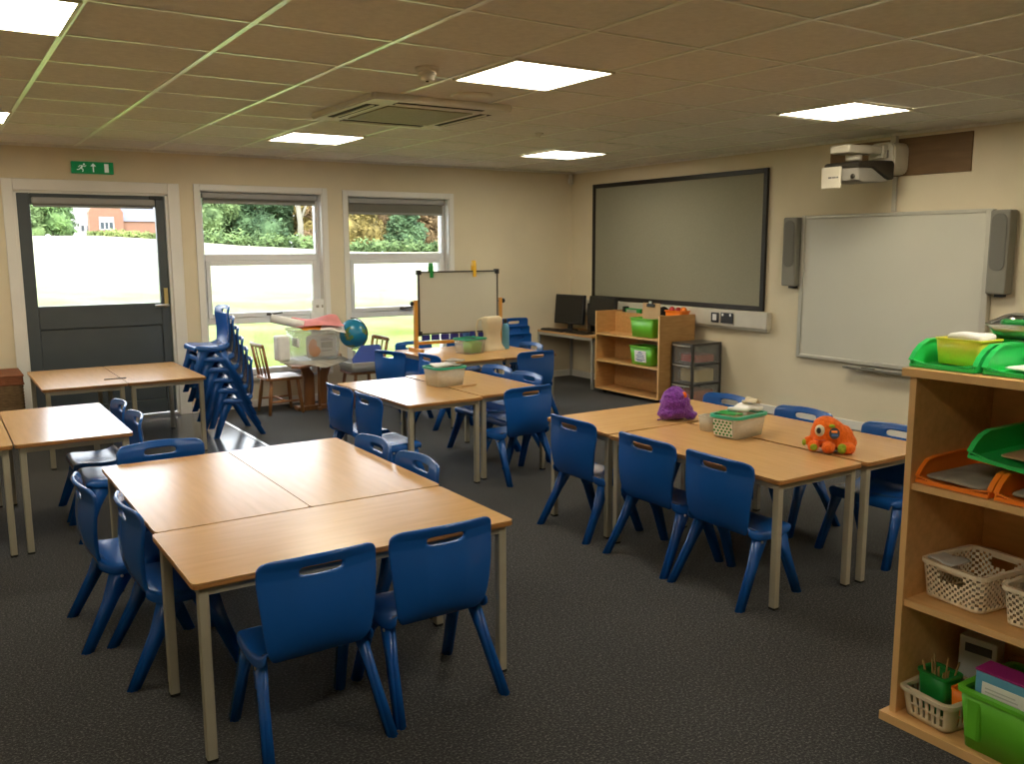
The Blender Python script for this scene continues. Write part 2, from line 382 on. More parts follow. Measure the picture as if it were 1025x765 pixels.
# door with its frame
d = thing('door_1', 'dark grey glazed outside door under the exit sign', 'door', (0, YF, 0), kind='structure')
o = MB()
for lo, hi in (((.575, -.018, 0), (.655, .0, 2.10)), ((1.868, -.018, 0), (1.970, .0, 2.10)), ((.655, -.018, 2.005), (1.868, 0, 2.10))): o.box(lo, hi, .005)
o.box((DX0, 0, 0), (DX0 + .022, .10, DZ)); o.box((DX1 - .022, 0, 0), (DX1, .10, DZ)); o.box((DX0, 0, DZ - .018), (DX1, .10, DZ))
o.build('door_frame', M['white'], d)
o = MB(); a0, a1 = .680, 1.843
for lo, hi in (((a0, .02, .035), (.775, .075, 1.985)), ((1.765, .02, .035), (a1, .075, 1.985)), ((.775, .02, 1.89), (1.765, .075, 1.985)),
               ((.775, .02, .84), (1.765, .075, 1.04)), ((.775, .02, .035), (1.765, .075, .16)), ((.775, .035, .16), (1.765, .06, .84))): o.box(lo, hi, .006)
o.build('door_leaf', M['door'], d)
MB().box((.775, .045, 1.04), (1.765, .051, 1.89)).build('pane', M['glass'], d)
MB().box((DX0 + .01, -.03, 0), (DX1 - .01, .12, .03), .006).build('threshold', M['metal'], d)
h = MB().box((1.792, .004, 1.00), (1.826, .02, 1.17), .004).build('handle_plate', M['brass'], d); h['label'] = 'pale brass handle plate'
MB().tube([(1.812, .004, 1.02), (1.812, -.045, 1.02), (1.79, -.05, 1.02), (1.70, -.05, 1.015)], .011).build('lever_handle', M['metal'], d)
MB().box((1.715, .0, 1.955), (1.83, .02, 1.985), .004).build('door_closer_arm', M['black'], d)

def blind(name, label, x0, x1, ztop, zbot, y):
    t = thing(name, label, 'blind', ((x0 + x1) / 2, y, ztop), group='roller blinds')
    w = (x1 - x0) / 2
    MB().box((-w, -.03, -.055), (w, .03, 0), .012).build('cassette', M['blindcase'], t)
    MB().box((-w + .012, .008, zbot - ztop + .02), (w - .012, .011, -.05)).build('cloth', M['blind'], t)
    MB().box((-w + .012, .002, zbot - ztop), (w - .012, .016, zbot - ztop + .022), .005).build('bottom_bar', M['blindcase'], t)
    return t
blind('roller_blind', 'grey roller blind at the top of the dark door glass', .785, 1.755, 1.952, 1.872, YF - .005)
blind('roller_blind', 'grey roller blind of the window behind the craft box', W1[0] + .03, W1[1] - .03, 2.035, 1.935, YF + .06)
blind('roller_blind', 'grey roller blind pulled lower, on the window behind the small whiteboard easel', W2[0] + .03, W2[1] - .03, 2.025, 1.862, YF + .06)

def window(name, label, x0, x1, z0, z1):
    t = thing(name, label, 'window', (0, YF, 0), kind='structure')
    o = MB(); e = .055
    for lo, hi in (((x0 - e, -.016, z0 - .01), (x0, 0, z1 + e)), ((x1, -.016, z0 - .01), (x1 + e, 0, z1 + e)), ((x0, -.016, z1), (x1, 0, z1 + e))): o.box(lo, hi, .004)
    o.build('architrave', M['white'], t)
    o = MB()   # painted lining of the opening
    for lo, hi in (((x0, 0, z0), (x0 + .008, .1, z1)), ((x1 - .008, 0, z0), (x1, .1, z1)), ((x0, 0, z1 - .008), (x1, .1, z1))): o.box(lo, hi)
    o.build('lining', M['white'], t)
    MB().box((x0 - .05, -.03, z0 - .035), (x1 + .05, .10, z0), .008).build('sill', M['white'], t)
    o = MB(); y0, y1 = .09, .155; f = .042
    for lo, hi in (((x0 + .008, y0, z0), (x0 + f, y1, z1)), ((x1 - f, y0, z0), (x1 - .008, y1, z1)), ((x0 + f, y0, z1 - f), (x1 - f, y1, z1)), ((x0 + f, y0, z0), (x1 - f, y1, z0 + .06)),
                   ((x0 + f, y0, 1.405), (x1 - f, y1, 1.468)), ((x0 + f, y0, .805), (x1 - f, y1, .868))): o.box(lo, hi, .006)
    o.build('frame', M['upvc'], t)
    o = MB(); s = .042; xa, xb, za, zb = x0 + f + .002, x1 - f - .002, .868, 1.405
    for lo, hi in (((xa, .078, za), (xa + s, .145, zb)), ((xb - s, .078, za), (xb, .145, zb)), ((xa + s, .078, zb - s), (xb - s, .145, zb)), ((xa + s, .078, za), (xb - s, .145, za + s))): o.box(lo, hi, .006)
    sash = o.build('sash', M['upvc'], t)
    h = MB().box((-.02, 0, -.012), (.02, .014, .012), .004).tube([(.0, -.012, 0), (.03, -.016, .002), (.13, -.014, .012)], .0085)
    h.build('handle', M['handle'], sash, loc=((x0 + x1) / 2 + .03, .066, .888))
    for a, bz in ((1.468, z1 - f), (.868 + s, 1.405 - s), (z0 + .06, .805)):
        MB().box((x0 + f, .118, a), (x1 - f, .124, bz)).build('pane', M['glass'], t)
window('window_1', 'white window beside the grey door', *W1)
window('window_2', 'white window behind the small whiteboard easel', *W2)

# exit sign
t = thing('exit_sign', 'green running man exit sign on the wall above the door', 'sign', (1.268, YF - .001, 2.207))
MB().box((-.165, -.028, -.05), (.165, 0, .05), .005).build('sign_body', M['signgreen'], t)
p = MB(); yy = (-.0305, -.028)
def pb(p0, p1, w):
    a = Vector((p1[0] - p0[0], p1[1] - p0[1])); n = Vector((-a.y, a.x)).normalized() * w / 2
    p.prism([(p0[0] - n.x, p0[1] - n.y), (p1[0] - n.x, p1[1] - n.y), (p1[0] + n.x, p1[1] + n.y), (p0[0] + n.x, p0[1] + n.y)], *yy, axis=1)
p.lathe([(0, 0), (.0085, 0), (.0085, .0025), (0, .0025)], 14, xf=Matrix.Translation((-.066, -.0280, .026)) @ Matrix.Rotation(PI / 2, 4, 'X'), smooth=False)
pb((-.078, .016), (-.092, -.008), .014); pb((-.092, -.006), (-.074, -.016), .008); pb((-.074, -.016), (-.080, -.036), .007)
pb((-.094, -.006), (-.108, -.018), .008); pb((-.108, -.018), (-.124, -.018), .007); pb((-.078, .014), (-.060, .008), .006); pb((-.060, .008), (-.050, .018), .006)
pb((-.080, .016), (-.100, .014), .006); pb((-.100, .014), (-.110, .002), .006)
pb((.005, -.036), (.005, .020), .010); p.prism([(-.018, .012), (.028, .012), (.005, .038)], *yy, axis=1)
p.box((.092, yy[0], -.036), (.126, yy[1], .036))
pg = p.build('pictogram', M['signwhite'], t); pg['label'] = 'white running man, arrow and doorway pictogram'

# ceiling fittings
LSH = {(2, 0): (0, -.085), (2, 1): (.035, 0), (1, 1): (.02, .01), (1, 0): (.012, -.01)}
def ceil_light(x, y, label):
    t = thing('ceiling_light', label, 'ceiling light', (x, y, ZC - .006), group='square ceiling light panels')
    o = MB()
    for lo, hi in (((-.297, -.297, -.008), (-.283, .297, .004)), ((.283, -.297, -.008), (.297, .297, .004)), ((-.283, -.297, -.008), (.283, -.283, .004)), ((-.283, .283, -.008), (.283, .297, .004))): o.box(lo, hi)
    o.build('frame', M['lampframe'], t)
    MB().box((-.283, -.283, -.004), (.283, .283, .004)).build('diffuser', M['lamp'], t)
LX = [gx0 - .3, gx0 + 2.1, gx0 + 4.5]; LY = [gy0 + .3, gy0 + 3.3, gy0 - 2.7]  # nearest row is unseen, added on the grid spacing for fill light
LAB = {(0, 0): 'glowing square panel cut by the top corner of the picture', (1, 0): 'glowing square panel beside the smoke detector', (2, 0): 'glowing square panel in front of the projector',
       (0, 1): 'glowing square panel over the door side, only its tip in the picture', (1, 1): 'glowing square panel just beyond the air conditioning cassette', (2, 1): 'glowing square panel near the far corner by the display board',
       (0, 2): 'unseen fill light panel added behind the viewer, by the door side wall', (1, 2): 'unseen fill light panel added above the viewer', (2, 2): 'unseen fill light panel added behind the viewer, by the whiteboard wall'}
for (i, j), l in LAB.items(): ceil_light(LX[i] + LSH.get((i, j), (0, 0))[0], LY[j] + LSH.get((i, j), (0, 0))[1], l)

t = thing('air_conditioner', 'square white air conditioning cassette with dark slots in the ceiling', 'air conditioner', (2.645, 5.21, ZC - .004))
MB().prism(rrect(.94, .98, .03), -.035, .004, 2, .008).build('casing', M['ac'], t)
MB().box((-.29, -.30, -.042), (.29, .30, -.034), .004).build('intake_grille', M['acgrille'], t)
for lo, hi in (((-.425, -.30, -.0375), (-.345, .30, -.033)), ((.345, -.30, -.0375), (.425, .30, -.033)), ((-.29, -.44, -.0375), (.29, -.36, -.033)), ((-.29, .36, -.0375), (.29, .44, -.033))):
    s = MB().box(lo, hi).build('air_slot', M['slot'], t)
    l2 = [(a + b_) / 2 for a, b_ in zip(lo, hi)]
    if hi[0] - lo[0] < .2: MB().box((l2[0] - .008, lo[1], -.045), (l2[0] + .008, hi[1], -.034), .003).build('louvre', M['ac'], s)
    else: MB().box((lo[0], l2[1] - .008, -.045), (hi[0], l2[1] + .008, -.034), .003).build('louvre', M['ac'], s)

t = thing('smoke_detector', 'white smoke detector hanging from a ceiling tile', 'smoke detector', (2.125, 3.985, ZC - .002))
MB().lathe([(0, .002), (.058, .002), (.058, -.012), (.05, -.018), (0, -.018)], 28).build('base', M['ac'], t)
MB().lathe([(0, -.018), (.044, -.018), (.046, -.036), (.036, -.036), (.036, -.052), (.028, -.06), (0, -.06)], 28).build('sensor_head', M['ac'], t)
MB().lathe([(0, -.06), (.008, -.06), (.007, -.066), (0, -.066)], 12).build('indicator', M['slot'], t)
t = thing('ceiling_speaker', 'flat round white disc set in a ceiling tile behind the smoke detector', 'ceiling speaker', (2.71, 4.545, ZC - .002))
MB().lathe([(0, .002), (.118, .002), (.118, -.006), (.108, -.012), (.10, -.008), (0, -.008)], 40).build('disc', M['ac'], t)
t = thing('spray_head', 'tiny white sensor knob in a ceiling tile near the far corner', 'sensor', (4.02, 5.74, ZC - .001))
MB().lathe([(0, .001), (.035, .001), (.03, -.008), (.012, -.014), (.01, -.03), (0, -.03)], 20).build('knob', M['ac'], t)
t = thing('motion_sensor', 'small white motion sensor in the far corner below the ceiling', 'motion sensor', (6.35, 8.42, 2.30), R(-135))
MB().prism(rrect(.06, .045, .012), -.06, .055, 2, .006).build('casing', M['trunk'], t)
MB().box((-.022, -.032, -.045), (.022, -.02, .005), .006).build('lens', M['paper'], t)

# display board
t = thing('display_board', 'large grey green felt display board in a dark frame', 'display board', (XR - .001, 6.79, 1.575), R(90))
# local x runs towards +Y, local -y into the room is -X  ->  local y positive points to -X
MB().box((-1.215, .002, -.605), (1.215, .018, .605)).build('felt', M['felt'], t)
o = MB(); w = 1.255; h = .643; e = .045
for lo, hi in (((-w, 0, -h), (-w + e, .03, h)), ((w - e, 0, -h), (w, .03, h)), ((-w + e, 0, h - e), (w - e, .03, h)), ((-w + e, 0, -h), (w - e, .03, -h + e))): o.box(lo, hi, .004)
o.build('frame', M['boardframe'], t)

# trunking with sockets
t = thing('cable_trunking', 'white wall trunking with sockets below the display board', 'trunking', (XR - .001, 6.45, .85), R(90))
MB().box((-1.0, 0, -.078), (1.99, .070, .078), .006).build('trunk', M['trunk'], t)
MB().box((-.99, .004, -.105), (1.99, .045, -.078), .004).build('lower_rail', M['trunk'], t)
s = MB().box((-.425, .075, -.05), (-.325, .082, .045), .004).build('switch_plate', M['black'], t)
MB().box((-.40, .082, -.03), (-.35, .087, .03), .003).build('rocker', M['paper'], s)
s = MB().box((-.605, .075, -.05), (-.452, .083, .05), .004).build('double_socket', M['black'], t)
for x in (-.585, -.490): MB().box((x, .083, .018), (x + .02, .088, .042), .002).build('rocker', M['paper'], s)

# interactive whiteboard
t = thing('interactive_whiteboard', 'white interactive board hung on the wall between two speakers', 'whiteboard', (XR - .001, 4.30, 1.168), R(90))
MB().box((-.80, .01, -.585), (.80, .034, .585)).build('board_surface', M['wb'], t)
o = MB(); w = .832; h = .612
for lo, hi in (((-w, 0, -h), (-w + .055, .05, h)), ((w - .04, 0, -h), (w, .045, h)), ((-w + .05, 0, h - .03), (w - .04, .042, h)), ((-w + .05, 0, -h), (w - .04, .048, -h + .035))): o.box(lo, hi, .008)
o.build('frame', M['wbframe'], t)
p = MB().prism([(.0, .0), (.10, .0), (.11, .02), (.10, .012), (.0, .03)], -.62, .30, 0).build('pen_tray', M['wbframe'], t); p.location = (0, .002, -.648)
MB().box((.02, .07, .011), (.14, .085, .022), .003).build('pen', M['black'], p)
for nm, y, l in (('wall_speaker', 5.208, 'tall grey loudspeaker on the display board side of the whiteboard'), ('wall_speaker', 3.392, 'tall grey loudspeaker on the window-far side of the whiteboard, nearest the bookcase')):
    t = thing(nm, l, 'loudspeaker', (XR - .001, y, 1.472), R(90), 'whiteboard loudspeakers')
    MB().box((-.072, 0, -.295), (.072, .10, .295), .012).build('cabinet', M['speaker'], t)
    MB().prism([(a, b_ + .07) for a, b_ in rrect(.112, .40, .05)], .098, .107, 1, .004).build('grille', M['grille'], t)
    MB().box((-.03, 0, -.315), (.03, .05, -.29)).build('bracket', M['black'], t)

# projector, backing board, conduit
tag(MB().box((XR - .014, 3.68, 2.055), (XR, 4.89, 2.338), .002).build('backing_board', M['brown']), 'plain brown backing board behind the projector mount', 'board')
t = thing('projector_mount', 'white wall mount arm holding the projector above the whiteboard', 'projector mount', (6.386, 4.285, 2.18))
MB().prism(rrect(.23, .24, .05), -.19, 0, 0, .012).build('wall_box', M['proj'], t)
o = MB().box((-.50, -.055, .025), (-.17, .055, .085), .01); o.box((-.26, -.06, -.005), (-.19, .06, .10), .012)
o.build('arm', M['proj'], t)
MB().box((-.69, -.085, .015), (-.42, .085, .075), .012).build('top_plate', M['proj'], t)
MB().lathe([(.035, -.02), (.06, -.02), (.06, .03), (.035, .03)], 18, xf=Matrix.Translation((-.52, 0, -.01))).build('swivel', M['proj'], t)
MB().box((-.215, -.066, .0), (-.19, .066, .06), .004).build('cover_plate', M['projunder'], t)
t = thing('projector', 'short throw projector with a dark shell below its wall arm', 'projector', (5.93, 4.28, 2.15))
# side outline in x,z: thin nose towards the room, belly sloping down to the mount
prof = [(-.215, -.062), (-.215, -.030), (-.19, -.018), (.02, -.005), (.20, .0), (.215, -.02), (.215, -.135), (.17, -.14), (.12, -.128), (.03, -.085), (-.04, -.058)]
MB().prism(prof, -.15, .15, 1, .006).build('shell', M['projdark'], t)
MB().prism([(-.20, -.06), (-.03, -.06), (.03, -.088), (.13, -.132), (.19, -.145), (.10, -.160), (-.14, -.165), (-.19, -.15)], -.135, .135, 1, .004).build('underside', M['projunder'], t)
f = MB().box((-.232, -.012, -.205), (-.216, .155, -.048), .004).build('front_panel', M['proj'], t)
lg = MB()
for k, w_ in enumerate((.014, .010, .012, .010, .012)): lg.box((-.2335, .092 - k * .018 - w_, -.133), (-.2315, .092 - k * .018, -.121))
lg.build('maker_mark', M['ink'], f)
MB().lathe([(0, 0), (.016, 0), (.018, .008), (0, .008)], 18, xf=Matrix.Translation((-.198, -.095, -.125)) @ Matrix.Rotation(-PI / 2, 4, 'Y')).build('lens', M['projdark'], t)
tag(MB().box((XR - .02, 4.262, 1.785), (XR, 4.298, 2.053), .003).build('conduit', M['trunk']), 'thin white cable cover between the projector mount and whiteboard', 'cable cover')
tag(MB().box((XR - .06, 4.265, 2.302), (XR - .016, 4.31, ZC - .023), .004).build('conduit', M['trunk']), 'short white cable cover from the projector mount up to the ceiling', 'cable cover')

# ------------------------------------------------------------------ classroom tables (1.10 x 0.55 x 0.57)
TH = .570
def make_table(name='classroom_table'):
    t = thing(name, 'x', 'table')
    tb = MB().prism(rrect(1.098, .546, .018), TH - .004, TH, 2, 0, 0).prism(rrect(1.0985, .5465, .018), TH - .020, TH - .0035, 2, .003, 1)
    tb.build('tabletop', [M['beech'], M['beech_edge']], t)
    f = MB(); a, b = .528, .252
    for lo, hi in (((-a, -b, TH - .048), (a, -b + .024, TH - .02)), ((-a, b - .024, TH - .048), (a, b, TH - .02)), ((-a, -b, TH - .048), (-a + .024, b, TH - .02)), ((a - .024, -b, TH - .048), (a, b, TH - .02))): f.box(lo, hi, .002)
    f.build('frame', M['leg'], t)
    for sx in (-1, 1):
        for sy in (-1, 1):
            x, y = sx * .514, sy * .238
            l = MB().box((x - .0155, y - .0155, .006), (x + .0155, y + .0155, TH - .022), .004).build('leg', M['leg'], t)
            MB().box((x - .0165, y - .0165, 0), (x + .0165, y + .0165, .012), .004).build('foot_cap', M['rubber'], l)
    return t
table0 = make_table(); used = []
def table(x, y, rz, label, group):
    if not used:
        used.append(1); table0.location = (x, y, 0); table0.rotation_euler = (0, 0, R(rz)); table0['label'] = label; table0['group'] = group
        return table0
    return dup(table0, (x, y, 0), R(rz), label, group)
G1 = 'beech tables of the front block'; G2 = 'beech tables pushed together by the side wall'; G3 = 'beech tables by the grey door'
G4 = 'beech tables of the middle block'; G5 = 'beech tables under the small easel'; G6 = 'beech tables carrying the plush toys'
table(1.108, 2.792, 0, 'beech table across the front of the nearest block, with two chairs along its near side', G1)
table(.846, 3.625, 90, 'beech table of the nearest block with the window glare and two chairs at its side', G1)
table(1.396, 3.625, 90, 'beech table of the nearest block on the side towards the middle tables', G1)
table(.566, 5.445, 90, 'glaring bright beech table cut by the picture edge, chairs tucked on its right', G2)
table(.014, 5.445, 90, 'beech table mostly outside the picture, beside the glaring bright one', G2)
table(.872, 7.315, 90, 'beech table in front of the grey door, beside the wicker chest', G3)
table(1.424, 7.315, 90, 'beech table in front of the grey door, beside the tall stack of blue chairs', G3)
table(2.650, 5.350, 90.8, 'bright beech table of the middle block with two chairs on its window side', G4)
table(3.216, 5.405, 90, 'beech table of the middle block with one chair at its near end', G4)
table(3.885, 6.99, 90, 'beech table under the window half of the small easel', G5)
table(4.437, 6.99, 90, 'beech table carrying the cream display stand', G5)
table(3.116, 2.895, 90, 'beech table carrying the polka dot box, three chair backs along its side', G6)
table(3.685, 2.885, 90, 'beech table between the orange plush toy and the whiteboard wall', G6)
table(3.405, 3.735, 0, 'beech table carrying the purple plush toy', G6)

# ------------------------------------------------------------------ blue one-piece chairs
def make_chair():
    t = thing('classroom_chair', 'x', 'chair')
    # seat: rows front to rear (y, z, half width)
    rows = []
    for y, z, w in ((.132, .276, .160), (.134, .300, .168), (.130, .309, .172), (.118, .3125, .176), (.08, .3115, .181), (.02, .305, .184), (-.05, .303, .183), (-.10, .313, .178), (-.135, .338, .172)):
        row = []
        for u, dz in ((-1.0, -.030), (-1.0, -.009), (-.985, -.002), (-.94, 0), (-.55, -.004), (0, -.008), (.55, -.004), (.94, 0), (.985, -.002), (1.0, -.009), (1.0, -.030)):
            row.append((u * w, y, z + (dz if y < .125 else dz * .2)))
        rows.append(row)
    MB().grid(rows).build('seat', M['blue'], t, mods=[SOLID(.012, -1), SUB])
    # back: profile (y, z, half width)
    prof = [(-.098, .290, .128), (-.112, .295, .150), (-.142, .325, .170), (-.166, .375, .181), (-.177, .43, .188), (-.176, .49, .194), (-.170, .54, .198), (-.168, .562, .199), (-.168, .566, .199), (-.171, .594, .198), (-.173, .598, .197), (-.182, .618, .186), (-.186, .628, .158)]
    us = (-1, -.95, -.7, -.42, -.37, -.12, .12, .37, .42, .7, .95, 1)
    rows = []
    for i, (y, z, w) in enumerate(prof):
        k = min(1, max(0, (z - .30) / .10))
        rows.append([(u * w, y + .034 * k * u * u, z) for u in us])
    bk = MB().grid(rows, skip=lambda i, j: i == 8 and 4 <= j <= 6)
    bk.build('backrest', M['blue'], t, mods=[SOLID(.016, -1), SUB])
    for s in (-1, 1):
        for nm, top, knee, foot, in (('front', (s * .168, .062, .298), (s * .176, .110, .185), (s * .190, .180, 0)), ('rear', (s * .168, -.042, .298), (s * .182, -.100, .185), (s * .204, -.198, 0))):
            # leg: a shallow channel, wide at the seat and narrower at the floor
            wt, wk, wf_ = (.104, .060, .043)
            o = MB()
            prev = None; t2 = bmesh.new(); rings = []
            for p, wd, tx in ((top, wt, .022), (knee, wk, .028), (foot, wf_, .034)):
                rings.append([t2.verts.new((p[0] + a * tx / 2, p[1] + b * wd / 2, p[2])) for a, b in ((-1, -1), (1, -1), (1, 1), (-1, 1))])
            for A, B in zip(rings, rings[1:]):
                for i in range(4): t2.faces.new((A[i], A[(i + 1) % 4], B[(i + 1) % 4], B[i]))
            t2.faces.new(rings[0]); t2.faces.new(rings[-1][::-1])
            bmesh.ops.recalc_face_normals(t2, faces=t2.faces)
            bmesh.ops.bevel(t2, geom=[e for e in t2.edges if abs(e.verts[0].co.z - e.verts[1].co.z) > .05], offset=.009, segments=3, affect='EDGES')
            o._merge(t2, 0, True)
            o.build('leg', M['blue'], t)
        MB().lathe([(0, 0), (.006, 0), (.006, .003), (0, .004)], 10, xf=Matrix.Translation((s * .185, -.055, .27)) @ Matrix.Rotation(s * PI / 2, 4, 'Y')).build('screw', M['metal'], t)
    return t
chair0 = make_chair(); cused = []
def chair(x, y, facing, label, group, z=0.0, sc_=1.0):
    """facing: direction in degrees the sitter looks, 0 = +X (towards the whiteboard wall), 90 = +Y (towards the windows)"""
    rz = R(facing - 90)
    if not cused:
        cused.append(1); chair0.location = (x, y, z); chair0.rotation_euler = (0, 0, rz); chair0['label'] = label; chair0['group'] = group
        return chair0
    c_ = dup(chair0, (x, y, z), rz, label, group); c_.scale = sc_ if isinstance(sc_, tuple) else (sc_,) * 3
    return c_
g = 'blue chairs around the front block of tables'
chair(.905, 2.580, 91, 'nearest blue chair at the front table, the bigger one by its corner leg', g)
chair0.scale = (.965, 1, 1)
chair(1.345, 2.610, 90, 'blue chair at the front table beside the very nearest chair, by the outer corner', g, 0, (.97, 1, 1))
chair(.680, 3.350, 0, 'nearer of two blue chairs at the front block facing the whiteboard wall', g)
chair(.590, 3.755, 0, 'farther of two blue chairs at the front block facing the whiteboard wall', g)
chair(1.568, 3.348, 180, 'nearer of two blue chair tops peeping over the front block towards the middle tables', g)
chair(1.565, 3.795, 180, 'farther of two blue chair tops peeping over the front block towards the middle tables', g)
chair(.850, 4.155, 270, 'blue chair at the far end of the front block, seen over the tabletop', g)
g = 'blue chairs at the glaring bright table'
chair(.750, 5.145, 180, 'blue chair at the glaring bright table, the nearer one, its seat pale with glare', g)
chair(.748, 5.60, 180, 'blue chair at the glaring bright table, the farther one towards the door', g)
g = 'blue chairs around the middle tables'
chair(2.368, 5.042, 0, 'blue chair at the middle tables, nearer of the two with backs to the gate-leg table', g)
chair(2.360, 5.490, 2, 'blue chair at the middle tables, farther of the two with backs to the gate-leg table', g, 0, (1.02, 1, 1))
chair(3.213, 4.862, 96, 'blue chair at the near end of the middle tables, showing its whole back', g, 0, (1.03, 1, 1))
chair(3.425, 5.235, 180, 'blue chair top catching light at the middle tables, just behind the whole chair back', g)
chair(3.450, 5.672, 183, 'blue chair top catching light at the middle tables, next to the clear box', g)
g = 'blue chairs around the easel tables'
chair(4.412, 6.480, 90, 'blue chair with its dark back towards us at the near end of the easel tables', g)
chair(4.606, 6.900, 180, 'blue chair top catching light at the easel tables, beside the cream stand', g)
chair(3.880, 7.520, 270, 'blue chair behind the easel tables, its slot bright against the grass', g)
chair(4.445, 7.525, 270, 'blue chair behind the easel tables, mostly hidden by the easel bar', g)
chair(3.490, 7.135, 18, 'blue chair at the easel tables, beside the blue folder and tray', g)
chair(3.675, 6.692, 0, 'blue chair at the easel tables, its slotted top behind the clear box', g)
g = 'blue chairs around the plush toy tables'
chair(2.940, 2.650, 0, 'nearest of three blue chairs in a row, backs to the middle tables', g, 0, (1.01, 1, 1))
chair(2.940, 3.115, 0, 'middle of three blue chairs in a row, backs to the middle tables', g, 0, (1.02, 1, 1))
chair(2.940, 3.695, 0, 'farthest of three blue chairs in a row, backs to the middle tables', g)
chair(3.866, 3.722, 180, 'blue chair by the whiteboard wall behind the purple plush toy', g)
chair(3.872, 3.165, 180, 'blue chair by the whiteboard wall between the polka dot box and the orange plush toy', g)
chair(3.864, 2.590, 180, 'blue chair by the whiteboard wall, partly hidden by the tall bookcase', g)
g = 'stacked blue chairs by the door'
PX, PZ = .033, .0870
nm = ['lowest blue chair of the tall stack by the door', 'blue chair second from the floor in the tall stack by the door', 'blue chair third from the floor in the tall stack by the door',
      'blue chair third from the top in the tall stack by the door', 'blue chair second from the top in the tall stack by the door', 'topmost blue chair of the tall stack by the door, its seat in full light']
for k in range(6): chair(2.032 - PX * k, 7.375, 180, nm[k], g, PZ * k)
g = 'stacked blue chairs in the corner behind the cream stand'
nm = ['lowest blue chair of the corner stack beside the computer desk', 'middle blue chair of the corner stack beside the computer desk', 'topmost blue chair of the corner stack beside the computer desk, full back showing']
for k in range(3): chair(5.160, 7.925 + PX * k, 90, nm[k], g, PZ * k * .9)

# ------------------------------------------------------------------ wooden chairs by the window
def make_wood_chair(label):
    t = thing('wooden_chair', label, 'chair', group='wooden spindle back chairs')
    MB().prism(rrect(.36, .35, .05), .318, .345, 2, .006).build('seat', M['oldwood'], t)
    for sx in (-1, 1):
        for sy in (-1, 1): MB().tube([(sx * .13, sy * .125, .322), (sx * .145, sy * .138, .18), (sx * .163, sy * .158, 0)], [.015, .019, .014], 10).build('leg', M['oldwood'], t)
        MB().tube([(sx * .150, -.142, .12), (sx * .150, .142, .12)], .010, 8).build('stretcher', M['oldwood'], t)
    MB().tube([(-.150, 0, .12), (.150, 0, .12)], .010, 8).build('stretcher', M['oldwood'], t)
    for x in (-.15, -.055, .055, .15): MB().tube([(x, -.145, .34), (x * 1.12, -.20, .64)], .014 if abs(x) > .1 else .008, 8).build('spindle', M['oldwood'], t)
    r0 = [[(x, -.200 - .014 * math.cos(x * 7), z) for x in (-.21, -.14, -.07, 0, .07, .14, .21)] for z in (.622, .665)]
    MB().grid(r0).build('top_rail', M['oldwood'], t, mods=[SOLID(.020, 0), SUB1])
    return t
wc = make_wood_chair('brown wooden spindle back chair standing free beside the stack of blue chairs')
wc.location = (2.690, 8.075, .0022); wc.rotation_euler = (0, 0, R(-90))
dup(wc, (3.500, 8.02, .0022), R(90), 'brown wooden spindle back chair carrying the globe and grey tray')

# ------------------------------------------------------------------ gate-leg table with craft things
t = thing('gate_leg_table', 'red brown wooden gate-leg table piled with craft paper below the window', 'table', (3.03, 8.05, 0))
MB().prism([(-.36, -.37), (-.31, -.42), (-.22, -.38), (.34, .16), (.40, .30), (.34, .36), (-.20, .37), (-.26, .33)], .452, .474, 2, .004).build('tabletop', M['oldwood2'], t)
for s in (-1, 1):
    L = MB()
    pl = [(.022, .04), (.125, .04), (.115, .30), (.150, .39), (.180, .453), (.085, .453), (.058, .39), (.022, .335)]
    L.prism([(s * x + (.0 if s > 0 else .005), z) for x, z in pl], -.016, .016, 1, .003)
    L.build('leg_panel', M['oldwood2'], t)
MB().box((-.20, -.06, 0), (.20, .06, .042), .006).build('base_board', M['oldwood2'], t)
MB().tube([(0, -.09, .03), (0, -.09, .452)], .013, 10).build('gate_post', M['oldwood'], t)
MB().box((-.015, -.115, 0), (.015, -.03, .028), .004).build('gate_foot', M['oldwood'], t)

# clear craft box on it and what is in it
t = thing('craft_box', 'big clear plastic box of craft paper on the gate-leg table', 'box', (3.025, 8.05, .486), R(-4))
def openbox(w, d, h, taper=.9, th=.004, r=.03, base=True):
    o = MB(); rows = []
    for z, k in ((0, taper), (h * .5, (1 + taper) / 2), (h, 1.0)):
        rows.append([(x * k, y * k, z) for x, y in rrect(w, d, r)])
    o.grid(rows, closed=True)
    vs = rrect(w, d, r)
    t2 = bmesh.new(); t2.faces.new([t2.verts.new((x * taper, y * taper, 0)) for x, y in vs]); o._merge(t2, 0, False)
    bmesh.ops.remove_doubles(o.bm, verts=o.bm.verts, dist=1e-5)
    bmesh.ops.recalc_face_normals(o.bm, faces=o.bm.faces)
    return o
def rim(w, d, z, r=.03, wd=.012, hh=.010):
    pts = [(x, y, z) for x, y in rrect(w, d, r)]; o = MB(); n = len(pts)
    inner = [(x * (1 - .0) , y, z) for x, y, z in pts]
    rows = []
    for dw, dz in ((-wd / 2, 0), (wd / 2, 0), (wd / 2, hh), (-wd / 2, hh), (-wd / 2, 0)):
        rows.append([(x, y, z + dz) for x, y in rrect(w + 2 * dw, d + 2 * dw, max(.004, r + dw))])
    o.grid(rows, closed=True, smooth=False)
    bmesh.ops.remove_doubles(o.bm, verts=o.bm.verts, dist=1e-5)
    bmesh.ops.recalc_face_normals(o.bm, faces=o.bm.faces)
    return o
openbox(.44, .36, .28, .88, r=.04).build('tub', M['clear3'], t, mods=[SOLID(.004, 0)])
rim(.44, .36, .275, .04, .02, .012).build('rim', M['clear'], t)
MB().box((-.205, -.185, .13), (-.185, .02, .21), .006).build('side_handle', M['paper'], t)
